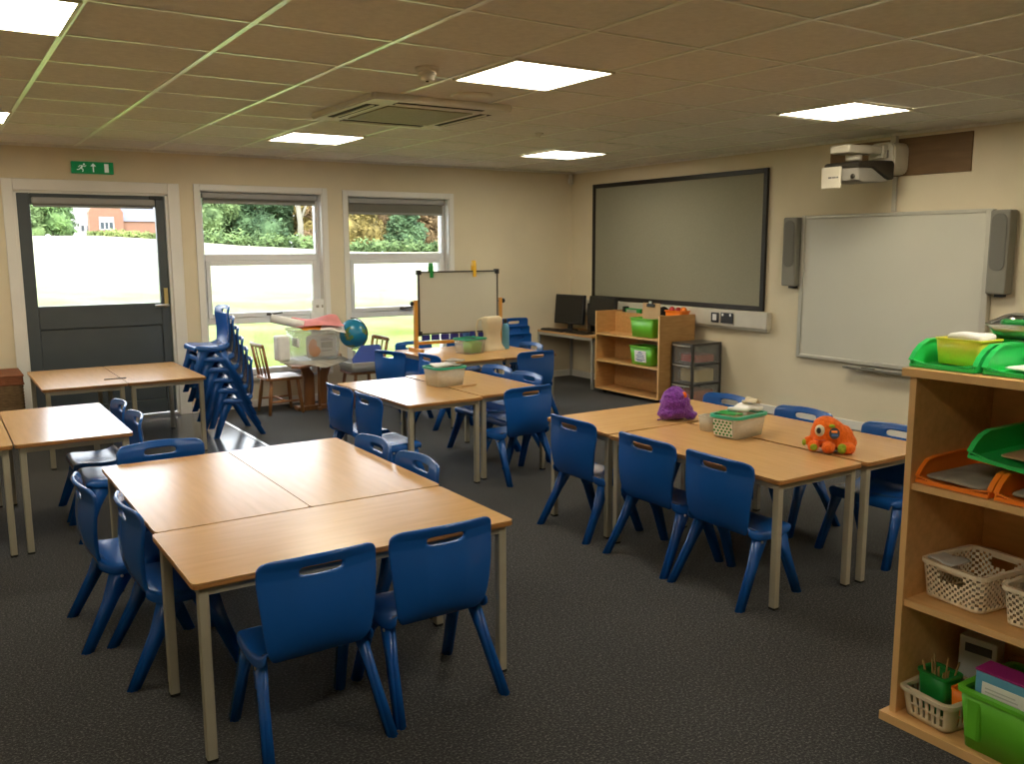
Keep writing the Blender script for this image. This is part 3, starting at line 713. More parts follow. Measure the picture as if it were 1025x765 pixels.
def sheet(name, label, pts, m, loc, rz=0, cat='paper', th=.004, group=None, rx=0, ry=0):
    o = MB().grid(pts).build(name, m, None, mods=[SOLID(th, 0), SUB1]); o.location = loc; o.rotation_euler = (rx, ry, rz)
    return tag(o, label, cat, group)
def wavy(w, d, amp, nx=6, ny=4, seed=1):
    rr = random.Random(seed)
    return [[(-w / 2 + w * i / nx, -d / 2 + d * j / ny, amp * math.sin(i * 1.1 + seed) * math.cos(j * .9 + seed) + amp * .3 * (rr.random() - .5)) for i in range(nx + 1)] for j in range(ny + 1)]
sheet('sugar_paper', 'pink sugar paper flopped over the top of the clear craft box', wavy(.46, .30, .030, seed=2), M['pink'], (3.06, 8.01, .838), R(-6), group='coloured sheets in the craft box', rx=R(13))
sheet('sugar_paper', 'grey white sheet hanging out at the globe end of the craft box', wavy(.26, .24, .022, seed=5), M['paper'], (3.16, 7.93, .785), R(-12), group='coloured sheets in the craft box', rx=R(14), ry=R(8))
sheet('sugar_paper', 'orange sheet curling just under the pink paper of the craft box', wavy(.30, .22, .012, seed=3), M['orangepaper'], (3.00, 7.96, .800), R(4), group='coloured sheets in the craft box', rx=R(16))
o = MB()   # picture bag standing inside the front wall
o.grid([[(-.15 + .30 * i / 6, .008 * math.sin(i * 1.3 + j), .22 * j / 4) for i in range(7)] for j in range(5)])
pk = o.build('picture_bag', M['paper'], None, mods=[SOLID(.02, 0), SUB1]); pk.location = (3.06, 7.93, .50); pk.rotation_euler = (R(-4), 0, R(-4))
tag(pk, 'white printed bag with an orange figure, inside the front of the clear craft box', 'bag')
f = MB().prism([(-.125, .04), (-.09, .015), (-.045, .02), (-.015, .06), (-.03, .10), (-.055, .12), (-.05, .16), (-.085, .185), (-.115, .16), (-.13, .11)], -.020, -.016, 1).build('orange_print', M['orangepaper'], pk); f['label'] = 'orange printed figure'
q = MB().box((-.01, -.020, .095), (.10, -.016, .15), .002)
q.build('printed_panel', M['greypaper'], pk)
q = MB()
for z, x1 in ((.165, .10), (.178, .07), (.065, .09)): q.box((-.01, -.0195, z), (x1, -.016, z + .006))
q.build('printed_line', M['ink'], pk)
tu = MB().tube([(-.15, 0, 0), (.15, 0, 0)], .038, 20, cap=False).build('poster_roll', M['paper'], None, mods=[SOLID(.004, 0)]); tu.location = (2.760, 8.00, .850); tu.rotation_euler = (0, R(14), R(-18))
tag(tu, 'rolled white poster lying across the clear craft box, brown end showing', 'roll')
MB().lathe([(0, 0), (.035, 0), (.035, .02), (0, .02)], 20, xf=Matrix.Translation((-.149, 0, 0)) @ Matrix.Rotation(PI / 2, 4, 'Y')).build('cardboard_core', M['card'], tu)
sheet('newspaper', 'crumpled grey newspaper under the clear craft box, hanging over the table edge', [[(-.34 + .72 * i / 7, -.30 + .5 * j / 4 + .10 * i / 7, (-.035 if j == 0 else 0) + .003 * math.sin(i * 1.7 + j * 2)) for i in range(8)] for j in range(5)], M['greypaper'], (3.00, 8.00, .479), R(40), 'newspaper')
tag(MB().box((2.655, 7.98, .484), (2.775, 8.12, .72), .02).build('paper_bag', M['paper']), 'tall white paper bag beside the clear craft box, against the bright grass', 'bag')
t = thing('sill_packet', 'white printed packet standing on the window sill behind the craft box', 'packet', (3.245, 8.500, .301), R(6))
MB().prism([(-.075, 0), (.075, 0), (.075, .57), (.12, .72), (-.05, .715), (-.05, .62), (-.075, .58)], -.018, .018, 1, .004).build('packet', M['paper'], t)
q = MB().box((-.02, -.0195, .635), (.012, -.017, .66), .001); q.box((.04, -.0195, .635), (.058, -.017, .66), .001); q.box((-.04, -.0195, .52), (.04, -.017, .526)); q.box((-.04, -.0195, .42), (.03, -.017, .426))
q.build('print', M['greypaper'], t)

# globe, tray, folder on the second wooden chair
t = thing('grey_tray', 'shallow pale grey tray on the wooden chair seat, under the globe', 'tray', (3.495, 7.955, .3555))
openbox(.42, .34, .085, .90, r=.03).build('tray', M['greytray'], t, mods=[SOLID(.006, 0)])
rim(.42, .34, .080, .03, .022, .008).build('rim', M['greytray'], t)
t = thing('globe', 'blue world globe on its stand in the grey tray', 'globe', (3.412, 8.0, .360), R(20))
MB().lathe([(0, 0), (.08, 0), (.075, .012), (.02, .02), (.014, .05), (.014, .18), (0, .18)], 24).build('stand', M['greytray'], t)
MB().ball((0, 0, .345), .140, 4).build('ball', M['globe'], t, rot=None)
MB().tube([(.150 * math.sin(a) * .35, -.150 * math.sin(a) * .93, .345 + .150 * math.cos(a)) for a in [R(-10 + 20 * k) for k in range(11)]], .006, 8).build('meridian_arm', M['handle'], t)
t = thing('blue_folder', 'blue plastic folder leaning in the grey tray in front of the globe', 'folder', (3.50, 7.84, .364), R(-6))
MB().prism([(-.16, 0), (.17, 0), (.12, .235), (-.07, .235), (-.17, .11)], -.03, -.012, 1, .004).build('cover', M['bluecard'], t, rot=(R(-14), 0, 0))
MB().prism([(-.13, 0), (.14, 0), (.09, .195), (-.05, .195), (-.14, .09)], -.010, .006, 1, .004).build('back_cover', M['bluecard'], t, rot=(R(-14), 0, 0))

# ------------------------------------------------------------------ tabletop easel with clips
t = thing('tabletop_easel', 'small whiteboard easel on orange pine posts standing on the far table', 'easel', (4.18, 7.29, TH), R(-5))
MB().box((-.40, -.010, .165), (.40, .010, .725), .003).build('whiteboard', M['wb'], t)
o = MB()
for lo, hi in (((-.412, -.014, .153), (-.398, .014, .737)), ((.398, -.014, .153), (.412, .014, .737)), ((-.40, -.014, .725), (.40, .014, .737)), ((-.40, -.014, .153), (.40, .014, .165))): o.box(lo, hi, .002)
o.build('board_frame', M['handle'], t)
for sx, sz in ((-1, -1), (1, -1), (-1, 1), (1, 1)):
    x, z = sx * .402, .445 + sz * .282
    MB().box((x - .022, -.018, z - .022), (x + .022, .018, z + .022), .004).build('corner_cap', M['black'], t)
for s in (-1, 1):
    x = s * .438
    MB().box((x - .016, -.022, .0), (x + .016, .022, .475), .004).build('post', M['pine'], t)
    MB().box((x - .018, -.15, 0), (x + .018, .15, .032), .005).build('foot', M['pine'], t)
    k = MB().tube([(x - s * .02, 0, .445), (x + s * .05, 0, .445)], .006, 8).build('clamp_bolt', M['handle'], t)
    MB().lathe([(0, 0), (.020, 0), (.024, .010), (.018, .022), (0, .022)], 12, xf=Matrix.Translation((x + s * .026, 0, .445)) @ Matrix.Rotation(s * PI / 2, 4, 'Y')).build('clamp_knob', M['black'], k)
MB().box((-.438, -.018, .062), (.438, .018, .092), .004).build('cross_bar', M['pine'], t)
for k in range(8):
    x = -.34 + .097 * k
    MB().box((x - .040, -.012, .098), (x + .040, .012, .150), .005).build('pocket', M['purpleblue'], t)
def clip(label, loc, m, rz, hgt):
    q = thing('board_clip', label, 'clip', loc, rz, 'clips on the easel board')
    MB().box((-.017, -.026, -.06), (.017, -.017, hgt * .6), .004).build('jaw', m, q)
    MB().box((-.017, .017, -.06), (.017, .026, hgt * .6), .004).build('jaw', m, q)
    MB().prism([(-.03, hgt * .5), (.03, hgt * .5), (.02, hgt), (-.02, hgt)], -.015, .015, 0, .003).build('spring_top', m, q)
def onboard(u, z): # a point on the easel board's top edge
    a = R(-5); return (4.17 + u * math.cos(a), 7.29 + u * math.sin(a), TH + z)
clip('dark green clip on the top edge of the small easel board, window end', onboard(-.27, .738), M['green3'], R(-5), .075)
clip('yellow clip on the top edge of the small easel board, cream stand end', onboard(.17, .738), mat('yellow clip plastic', (.85, .50, .03, 1), .4, var=.05), R(-5), .095)

# ------------------------------------------------------------------ what stands on the easel table and the middle table
t = thing('display_stand', 'cream moulded plastic stand with waisted sides on the easel table', 'stand', (4.385, 7.03, TH), R(8))
o = MB(); rows = []
for z, w, d in ((0, .118, .075), (.018, .118, .075), (.035, .106, .062), (.08, .092, .050), (.15, .086, .042), (.21, .100, .042), (.265, .110, .042), (.300, .106, .038), (.318, .084, .026)):
    rows.append([(x, y, z) for x, y in rrect(2 * w, 2 * d, min(d * .8, .04))])
o.grid(rows, closed=True)
t2 = bmesh.new(); t2.faces.new([t2.verts.new(p) for p in rows[-1]]); o._merge(t2, 0, True)
bmesh.ops.remove_doubles(o.bm, verts=o.bm.verts, dist=1e-5); bmesh.ops.recalc_face_normals(o.bm, faces=o.bm.faces)
o.build('shell', M['cream'], t)
MB().tube([(-.095, .06, .02), (-.125, .07, .10), (-.135, .07, .20), (-.120, .06, .28), (-.08, .04, .305)], .009, 10).build('side_handle', M['cream'], t)

def storage_box(name, label, loc, rz, w, d, h, rimmat, tubm='clear', group=None):
    q = thing(name, label, 'box', loc, rz, group)
    openbox(w, d, h, .86, r=.03).build('tub', M[tubm], q, mods=[SOLID(.0035, 0)])
    rim(w, d, h - .010, .03, .018, .014).build('rim', M[rimmat], q)
    return q
storage_box('storage_box', 'clear box with a green rim on the far easel table, beside the cream stand', (4.085, 6.93, TH + .003), R(10), .245, .20, .135, 'teal', 'clear3')
t = thing('green_tub', 'small lime green tub inside the clear box on the easel table', 'tub', (4.108, 6.924, TH + .010), R(10))
openbox(.13, .13, .088, .92, r=.02).build('tub', M['green'], t, mods=[SOLID(.004, 0)])
rim(.13, .13, .084, .02, .012, .008).build('rim', M['green'], t)
def cup(label, loc, m, r=.03, h=.09):
    q = thing('plastic_cup', label, 'cup', loc)
    MB().lathe([(0, 0), (r * .8, 0), (r, h), (r * .9, h), (r * .74, .006), (0, .006)], 20).build('cup', m, q)
    MB().lathe([(r * .98, h - .004), (r * 1.08, h - .002), (r * 1.08, h + .004), (r * .9, h + .004), (r * .9, h - .004)], 20).build('lip', m, q)
cup('dark blue cup standing behind the clear box on the easel table', (4.15, 7.105, TH), M['badgeblue'], .034, .165)
cup('purple cup standing between the clear box and the cream stand', (4.225, 7.12, TH), M['purpleblue'], .024, .17)
cup('white cup standing behind the clear box, left of the purple cup', (4.20, 7.19, TH), M['paper'], .022, .155)

t = thing('water_bottle', 'pale blue bottle with a dark cap standing beyond the cream stand', 'bottle', (4.552, 7.055, TH))
MB().lathe([(0, 0), (.034, 0), (.036, .01), (.036, .19), (.030, .225), (.016, .245), (0, .245)], 24).build('body', M['lightblue'], t)
MB().lathe([(0, .243), (.018, .243), (.018, .275), (.012, .285), (0, .285)], 20).build('cap', M['black'], t)

storage_box('storage_box', 'clear box with a teal rim and white papers on the bright middle table', (2.975, 5.400, TH + .003), R(6), .245, .20, .128, 'teal')
sheet('paper_pile', 'white papers sticking up out of the clear box on the middle table', wavy(.20, .15, .010, seed=8), M['paper'], (2.990, 5.405, TH + .144), R(4), th=.016)
sheet('paper_pile', 'grey paper bundle lying over the corner of the clear box on the middle table', wavy(.10, .12, .008, seed=4), M['greypaper'], (3.045, 5.375, TH + .172), R(20), th=.012)
tag(MB().tube([(0, 0, 0), (.13, .03, 0)], .004, 8).build('pencil', M['stick'], None, loc=(3.02, 5.235, TH + .004)), 'pencil lying on the middle table in front of the clear box', 'pencil')
tag(MB().tube([(0, 0, 0), (.15, .0, 0)], .004, 8).build('pencil', M['handle'], None, loc=(1.03, 7.03, TH + .004)), 'dark pencil lying on the table in front of the grey door', 'pencil')

# ------------------------------------------------------------------ plush toys and boxes on the toy tables
def plush_body(balls, m, name, parent, vox=.008, noise=.010, nscale=.03, seed=0):
    o = MB()
    for c, r in balls: o.ball(c, r, 3)
    tx = bpy.data.textures.new('plush nap', 'CLOUDS'); tx.noise_scale = nscale; tx.noise_depth = 2
    return o.build(name, m, parent, mods=[('REMESH', dict(mode='VOXEL', voxel_size=vox, use_smooth_shade=True)), ('SMOOTH', dict(factor=.5, iterations=4)), ('DISPLACE', dict(texture=tx, strength=noise, mid_level=.5))])
t = thing('plush_toy', 'shaggy purple plush toy, a rounded cone, on the far end of the toy tables', 'plush toy', (3.420, 3.560, TH + .004), R(-35))
t.scale = (.80, .80, .84)
plush_body([((0, 0, .058), (.118, .095, .058)), ((-.006, 0, .105), (.106, .092, .07)), ((-.008, 0, .145), (.088, .078, .06)), ((-.010, 0, .178), (.058, .055, .038)), ((.092, -.02, .030), (.054, .055, .028)), ((-.06, -.03, .04), (.07, .07, .04))], M['purple'], 'body', t, .007, .020, .022)
n_ = plush_body([((.048, -.038, .160), (.021, .018, .026))], M['orangeplush'], 'nose', t, .004, .003, .02); n_['label'] = 'small orange patch'
MB().tube([(-.10, -.05, .006), (-.135, -.07, .004)], .004, 8).build('tail_loop', M['purple'], t)

t = thing('plush_toy', 'bright orange one-eyed plush toy with lime toes near the table end', 'plush toy', (3.462, 2.590, TH + .004), R(-57))
t.scale = (.88, .88, 1.02)
body = [((0, .015, .075), (.090, .080, .074)), ((.050, .02, .062), (.080, .075, .062)), ((-.012, .005, .108), (.068, .066, .050)), ((.09, .02, .040), (.055, .06, .040)),
        ((-.068, -.055, .024), (.030, .036, .026)), ((.010, -.072, .024), (.036, .042, .027)), ((.100, -.050, .024), (.044, .042, .028)), ((-.098, .01, .035), (.024, .03, .022))]
plush_body(body, M['orangeplush'], 'body', t, .006, .006, .02)
for c, r, l in (((-.062, -.088, .024), (.020, .012, .016), 0), ((.078, -.082, .026), (.024, .018, .024), 0), ((-.118, -.010, .030), (.012, .020, .016), 0), ((.022, -.058, .122), (.017, .012, .009), 1)):
    plush_body([(c, r)], M['limeplush'], 'brow' if l else 'toe', t, .004, .002, .02)
e = MB().ball((-.038, -.0600, .098), (.025, .014, .027), 3).build('eye', M['eyewhite'], t)
MB().ball((-.042, -.0715, .099), (.0125, .006, .0145), 3).build('pupil', M['black'], e)
b = MB().lathe([(0, 0), (.026, 0), (.026, .006), (0, .006)], 24, xf=Matrix.Translation((.036, -.0700, .090)) @ Matrix.Rotation(R(8), 4, 'Z') @ Matrix.Rotation(R(66), 4, 'X'), smooth=False).build('badge', M['badge'], t); b['label'] = 'round dark badge'
MX = Matrix.Translation((.036, -.0700, .090)) @ Matrix.Rotation(R(8), 4, 'Z') @ Matrix.Rotation(R(66), 4, 'X')
MB().box((-.016, .003, .005), (.014, .013, .0075), .001, xf=MX).build('badge_print', M['orange'], b)
MB().box((-.014, -.014, .005), (.017, -.003, .0075), .001, xf=MX).build('badge_print', M['badgeblue'], b)
MB().tube([(-.060, -.066, .056), (-.035, -.077, .054), (-.008, -.077, .059)], .0022, 6).build('mouth', M['redplastic'], t)

TB = (3.383, 3.068, TH + .003)
t = storage_box('storage_box', 'clear polka dot box with a teal rim on the toy tables', TB, R(7), .265, .165, .110, 'teal')
cd = MB().box((-.0012, -.056, .010), (.0012, .056, .094)).build('dot_card', M['paper'], t, loc=(-.122, 0, 0), rot=(0, R(-8), 0)); cd['label'] = 'white end card with green dots'
q = MB()
for iz in range(5):
    for iy in range(5):
        y = -.044 + .022 * iy + (.011 if iz % 2 else 0) - .004; z = .020 + .016 * iz
        if abs(y) < .052: q.prism([(y - .0085, z), (y, z - .0072), (y + .0085, z), (y, z + .0072)], -.0026, -.0010, 0)
q.build('dots', M['greenink'], cd)
sheet('leaflet', 'green printed leaflet lying on the end of the polka dot box', wavy(.085, .12, .006, seed=3), M['green3'], (3.315, 3.070, TH + .121), R(10), 'leaflet')
sheet('paper_pile', 'white papers heaped on the polka dot box', wavy(.165, .125, .010, seed=6), M['paper'], (3.445, 3.080, TH + .134), R(10), th=.022)
sheet('paper_pile', 'crumpled cream wrapper at the back of the polka dot box', wavy(.09, .08, .014, seed=9), M['cream'], (3.500, 3.090, TH + .164), R(20), th=.012)
t = thing('small_tub', 'small clear tub beside the polka dot box, holding something grey', 'tub', (3.345, 3.235, TH + .003), R(7))
openbox(.085, .085, .075, .85, r=.02).build('tub', M['clear'], t, mods=[SOLID(.003, 0)])
rim(.085, .085, .072, .02, .008, .006).build('rim', M['clear'], t)
tag(MB().ball((0, 0, 0), (.026, .024, .024), 2).build('pebble', M['greypaper'], None, loc=(3.345, 3.235, TH + .028)), 'grey lump inside the small clear tub on the toy tables', 'pebble')

# ------------------------------------------------------------------ computer desk in the corner
t = thing('computer_desk', 'narrow wood topped desk with grey legs in the far corner', 'desk', (6.145, 7.935, 0))
MB().box((-.245, -.505, .555), (.25, .52, .577), .004, 0).build('desktop', M['shelf'], t)
f = MB()
for lo, hi in (((-.243, -.50, .525), (-.218, .515, .555)), ((.222, -.50, .525), (.247, .515, .555)), ((-.243, -.50, .525), (.247, -.475, .555)), ((-.243, .49, .525), (.247, .515, .555))): f.box(lo, hi, .002)
f.build('frame', M['desk_leg'], t)
for sx in (-.230, .235):
    for sy in (-.487, .502): MB().box((sx - .013, sy - .013, 0), (sx + .013, sy + .013, .527), .003).build('leg', M['desk_leg'], t)
def monitor(label, x, y, rz, w, h, z0):
    q = thing('monitor', label, 'monitor', (x, y, .577), rz, 'black monitors on the corner desk')
    MB().prism(rrect(.20, .16, .04), 0, .014, 2, .004).build('base', M['black'], q)
    MB().box((-.03, .01, .01), (.03, .04, z0 + h * .6), .006).build('stand', M['black'], q)
    p = MB().box((-w / 2, -.02, z0), (w / 2, .022, z0 + h), .008).build('casing', M['black'], q, rot=(R(-5), 0, 0))
    MB().box((-w / 2 + .018, -.0225, z0 + .025), (w / 2 - .018, -.019, z0 + h - .018)).build('screen', M['screen'], p)
    return q
# local -y is the screen side: -X in the world when rz = -90
monitor('black monitor at the window wall end of the corner desk', 6.125, 8.155, R(-84), .47, .335, .075)
monitor('black monitor on the corner desk, half hidden by the low bookcase', 6.15, 7.60, R(-92), .47, .33, .080)
tag(MB().box((6.20, 7.845, .577), (6.32, 7.905, .90), .006).build('computer_case', M['black']), 'slim black computer case standing between the two monitors', 'computer')
t = thing('keyboard', 'black keyboard at the front of the corner desk', 'keyboard', (5.968, 8.20, .577), R(-90))
MB().box((-.20, -.065, 0), (.20, .065, .018), .005).build('base', M['black'], t)
kk = MB()
for i in range(13):
    for j in range(4): kk.box((-.19 + i * .0295, -.055 + j * .027, .018), (-.167 + i * .0295, -.034 + j * .027, .023), .001)
kk.build('keys', M['screen'], t)
t = thing('laptop', 'closed black laptop on the corner desk under the second monitor', 'laptop', (5.99, 7.76, .577), R(-90))
MB().box((-.17, -.08, 0), (.17, .05, .014), .005).build('base', M['black'], t)
MB().box((-.17, -.08, .015), (.17, .05, .026), .005).build('lid', M['screen'], t)

# ------------------------------------------------------------------ low double-sided bookcase
t = thing('low_bookcase', 'low open beech bookcase on castors below the display board', 'bookcase', (6.086, 6.828, 0), R(-90))
# local: x runs to world -Y, y runs to world +X, front at y = -0.19
def board(nm, lo, hi): return MB().box(lo, hi, .002).build(nm, M['shelf2'], t)
w, dp = .493, .234
for s in (-1, 1):
    sp = board('side_panel', (s * w - (.02 if s > 0 else 0), -dp, .045), (s * w + (.02 if s < 0 else 0), dp, .862))
    MB().box((s * w - (.0205 if s > 0 else -.0005), -dp - .0035, .045), (s * w + (.0205 if s < 0 else -.0005), -dp, .862)).build('edge_strip', M['shelf_edge'], sp)
board('centre_panel', (-w + .02, .018, .05), (w - .02, .034, .845))
for z in (.050, .345, .625):
    for a, b in ((-dp + .004, .018), (.034, dp - .004)):
        sh = board('shelf', (-w + .02, a, z - .009), (w - .02, b, z + .009))
        if a < 0: MB().box((-w + .02, a - .003, z - .009), (w - .02, a, z + .009)).build('edge_strip', M['shelf_edge'], sh)
for sx in (-1, 1):
    for sy in (-1, 1): MB().lathe([(0, 0), (.018, 0), (.022, .03), (.022, .045), (0, .045)], 12, xf=Matrix.Translation((sx * .44, sy * .14, 0))).build('caster', M['rubber'], t)

def tray_tub(name, label, loc, rz, w, d, h, m, taper=.88, group=None, cat='box'):
    q = thing(name, label, cat, loc, rz, group)
    openbox(w, d, h, taper, r=.02).build('tub', M[m], q, mods=[SOLID(.004, 0)])
    rim(w, d, h - .012, .02, .020, .012).build('rim', M[m], q)
    return q
tray_tub('green_box', 'lime green box holding a clipboard, on the upper shelf of the low bookcase', (5.980, 6.640, .638), R(-90), .335, .20, .185, 'green', group='lime green boxes in the low bookcase')
q = tray_tub('green_box', 'lime green box with a white label, on the middle shelf of the low bookcase', (5.980, 6.640, .358), R(-90), .335, .20, .185, 'green', group='lime green boxes in the low bookcase')
lb = MB().box((-.085, -.0955, .035), (.085, -.0935, .150)).build('label', M['paper'], q, rot=(R(4), 0, 0)); lb['label'] = 'white label with blue writing'
k = MB()
for z, x0, x1 in ((.132, -.02, .02), (.118, -.035, .035), (.098, -.06, .055), (.080, -.05, .06), (.058, -.065, .07), (.046, -.05, .03)): k.box((x0, -.0965, z), (x1, -.0950, z + .007))
k.build('writing', M['blueink'], lb)
t = thing('clipboard', 'tan clipboard with a dark clip standing in the upper green box', 'clipboard', (6.030, 6.655, .648), R(-91))
MB().box((-.13, -.004, .0), (.13, .004, .320), .003).build('board', M['tan'], t)
MB().box((-.06, -.016, .280), (.06, -.004, .312), .005).tube([(-.03, -.012, .31), (-.03, -.012, .332), (.03, -.012, .332), (.03, -.012, .31)], .005, 8).build('clip', M['black'], t)
MB().box((-.02, -.020, .314), (.02, -.006, .338), .004).build('clip_spring', M['metal'], t)
bg = plush_body([((0, 0, .12), (.10, .05, .12)), ((.05, .0, .20), (.08, .05, .09)), ((-.04, .0, .22), (.06, .045, .07))], M['blackcloth'], 'black_bag', None, .012, .02, .05)
bg.location = (6.215, 6.72, .637); bg.rotation_euler = (0, 0, R(-90)); tag(bg, 'black cloth bag behind the clipboard on the low bookcase', 'bag')
bk = tag(MB().box((-.12, -.03, 0), (.12, .03, .245), .006).build('card_box', M['green3'], None, loc=(6.215, 7.115, .6345), rot=(0, 0, R(-90))), 'dark green box peeping over the low bookcase beside the monitor', 'box')
MB().box((-.10, -.0325, .15), (.06, -.030, .235), .001).build('picture_label', M['greypaper'], bk)
tag(MB().box((-.03, -.02, 0), (.03, .02, .262), .006).build('card_box', M['black'], None, loc=(6.215, 7.262, .6345)), 'black box peeping over the low bookcase next to the monitor edge', 'box')
tag(MB().box((-.03, -.03, 0), (.03, .03, .245), .006).build('card_box', M['card'], None, loc=(6.215, 6.945, .6345)), 'brown cardboard box edge behind the clipboard on the low bookcase', 'box')
tray_tub('orange_tub', 'orange tub of odds and ends behind the top edge of the low bookcase', (6.215, 6.480, .637), R(-90), .225, .13, .26, 'orange', .8, cat='tub')
for i, (y, z, r_, m, l) in enumerate(((6.62, .900, .030, 'redplastic', 'dark red ball in the orange tub on the low bookcase'), (6.53, .900, .030, 'redplastic', 'dull red ball in the middle of the orange tub on the low bookcase'), (6.455, .902, .032, 'orange', 'bright orange ball at the near end of the orange tub'))):
    tag(MB().ball((0, 0, 0), r_, 3).build('ball', M[m], None, loc=(6.215, y - .062, z)), l, 'ball', 'balls in the orange tub')

# drawer tower
t = thing('drawer_tower', 'smoky plastic drawer tower between the low bookcase and the toy tables', 'drawer unit', (6.180, 6.165, 0), R(-90))
o = MB(); w, dp = .142, .195
for lo, hi in (((-w, -dp, .590), (w, dp, .612)), ((-w, -dp, 0), (w, dp, .025)), ((-w, dp - .012, .025), (w, dp, .59))): o.box(lo, hi, .006)
for sx in (-1, 1):
    for sy in (-dp + .014, dp - .014): o.box((sx * w - (.02 if sx > 0 else 0), sy - .014, .02), (sx * w + (.02 if sx < 0 else 0), sy + .014, .595), .004)
for z in (.215, .405): o.box((-w + .004, -dp + .004, z - .006), (w - .004, dp - .004, z + .006))
o.build('frame', M['smoke'], t)
for s in (-1, 1): MB().box((s * (w - .006) - .002, -dp + .028, .025), (s * (w - .006) + .002, dp - .028, .59)).build('side_sheet', M['clear2'], t)
for z in (.030, .225, .415):
    q = MB(); hh = .172
    rows = [[(x, y - .02 * math.cos(x / (w - .02) * 1.5) if y < -.1 else y, z + k * hh) for x, y in [(-w + .022, dp - .03), (-w + .022, -dp + .012), (-.07, -dp + .004), (0, -dp), (.07, -dp + .004), (w - .022, -dp + .012), (w - .022, dp - .03)]] for k in (0, .5, 1)]
    q.grid(rows, smooth=False)
    dr = q.build('drawer', M['clear2'], t, mods=[SOLID(.003, 0)])
    MB().tube([(-w + .03, -dp - .006, z + hh), (0, -dp - .028, z + hh), (w - .03, -dp - .006, z + hh)], .008, 8).build('drawer_lip', M['clear'], dr)
for z, m, l, hh in ((.425, 'redplastic', 'dull red box inside the top drawer of the plastic drawer tower', .07), (.235, 'ochre', 'ochre card stack inside the middle drawer of the plastic drawer tower', .12), (.040, 'redcard', 'terracotta card box inside the bottom drawer of the plastic drawer tower', .11)):
    tag(MB().box((-.10, -.11, 0), (.115, .12, hh), .006).build('card_box', M[m], None, loc=(6.180, 6.165, z), rot=(0, 0, R(-90))), l, 'box', 'things in the plastic drawers')

# ------------------------------------------------------------------ tall bookcase beside the viewer
BX, BY0, BY1 = 2.490, .42, 1.575
t = thing('tall_bookcase', 'beech bookcase with trays and baskets, nearest to us', 'bookcase', (0, 0, 0))
def bpart(nm, lo, hi): return MB().box(lo, hi, .002).build(nm, M['shelf'], t)
for y0, y1 in ((BY1 - .020, BY1), (BY0, BY0 + .020)):
    s = bpart('side_panel', (BX, y0, .03), (BX + .45, y1, 1.125))
    MB().box((BX - .0035, y0 - .0003, .03), (BX, y1 + .0003, 1.125)).build('edge_strip', M['shelf_edge'], s)
bpart('back_panel', (BX + .438, BY0 + .02, .03), (BX + .45, BY1 - .02, 1.125))
for nm, z0, z1, ov in (('bottom_board', 0, .030, .022), ('shelf', .392, .414, 0), ('shelf', .770, .792, 0), ('top_board', 1.125, 1.150, .018)):
    y0, y1 = (BY0 + .02, BY1 - .02) if nm == 'shelf' else (BY0 - ov, BY1 + ov)
    s = bpart(nm, (BX - ov + (.01 if nm == 'shelf' else 0), y0, z0), (BX + .438 + (.02 if nm != 'shelf' else 0), y1, z1))
    MB().box((BX - ov - .0035 + (.01 if nm == 'shelf' else 0), y0, z0 + .0005), (BX - ov + (.01 if nm == 'shelf' else 0), y1, z1 - .0005)).build('edge_strip', M['shelf_edge'], s)

def letter_tray(label, loc, rz, m, w=.25, d=.33, h=.075, group=None, tilt=None):
    """letter tray: low scooped front (local -y), curved shoulders rising to the sides and back"""
    q = thing('letter_tray', label, 'tray', loc, rz, group)
    if tilt: q.rotation_euler = (tilt[0], tilt[1], rz)
    o = MB(); b = .004
    o.box((-w / 2, -d / 2, 0), (w / 2, d / 2, .005))
    side = [(-d / 2 - .012, .004), (-d / 2 - .012, .020), (-d / 2 + .008, .044), (-d / 2 + .036, .064), (-d / 2 + .075, h), (d / 2, h), (d / 2, 0), (-d / 2, 0)]
    for s in (-1, 1): o.prism([(y, z) for y, z in side], s * w / 2 - .0025, s * w / 2 + .0025, 0)
    o.box((-w / 2, d / 2 - .005, 0), (w / 2, d / 2, h))
    o.build('tray', M[m], q)
    r_ = MB()
    for s in (-1, 1):
        pts = [(s * w / 2, y, z) for y, z in side[1:6]]
        rows = [[(p[0] - .008, p[1], p[2]) for p in pts], [(p[0] + .008, p[1], p[2]) for p in pts]]
        r_.grid(rows, smooth=False)
    # front lip: low in the middle, up at the ends, with a cut-out step
    x0 = -w / 2
    r_.box((-w / 2, -d / 2 - .016, .002), (w / 2, -d / 2 - .002, .010))
    r_.grid([[(-w / 2, -d / 2 - .018, .022), (-w / 4, -d / 2 - .018, .012), (0, -d / 2 - .018, .010), (w / 4, -d / 2 - .018, .014), (w / 2, -d / 2 - .018, .022)], [(-w / 2, -d / 2, .020), (-w / 4, -d / 2, .010), (0, -d / 2, .008), (w / 4, -d / 2, .012), (w / 2, -d / 2, .020)]], smooth=False)
    r_.build('lip', M[m], q, mods=[SOLID(.004, 0)])
    return q
g = 'green letter trays on the tall bookcase'
TZ_ = 1.1515
letter_tray('bright green letter tray holding the yellow box, on top of the tall bookcase', (2.680, 1.488, TZ_), R(-90), 'green2', .200, .33, .078, g)
letter_tray('bright green letter tray at the picture edge, on top of the tall bookcase', (2.690, 1.266, TZ_), R(-90), 'green2', .200, .33, .078, g)
t = thing('yellow_box', 'see-through yellow box of white cards in the green tray on the tall bookcase', 'box', (2.630, 1.482, TZ_ + .010), R(-93))
openbox(.145, .115, .076, .90, r=.012).build('tub', M['yellow'], t, mods=[SOLID(.004, 0)])
rim(.145, .115, .073, .012, .010, .005).build('rim', M['yellow'], t)
sheet('card_pack', 'pack of white cards heaped in the yellow box', wavy(.115, .085, .005, seed=2), M['paper'], (2.640, 1.480, TZ_ + .090), R(-93), 'cards', th=.026)
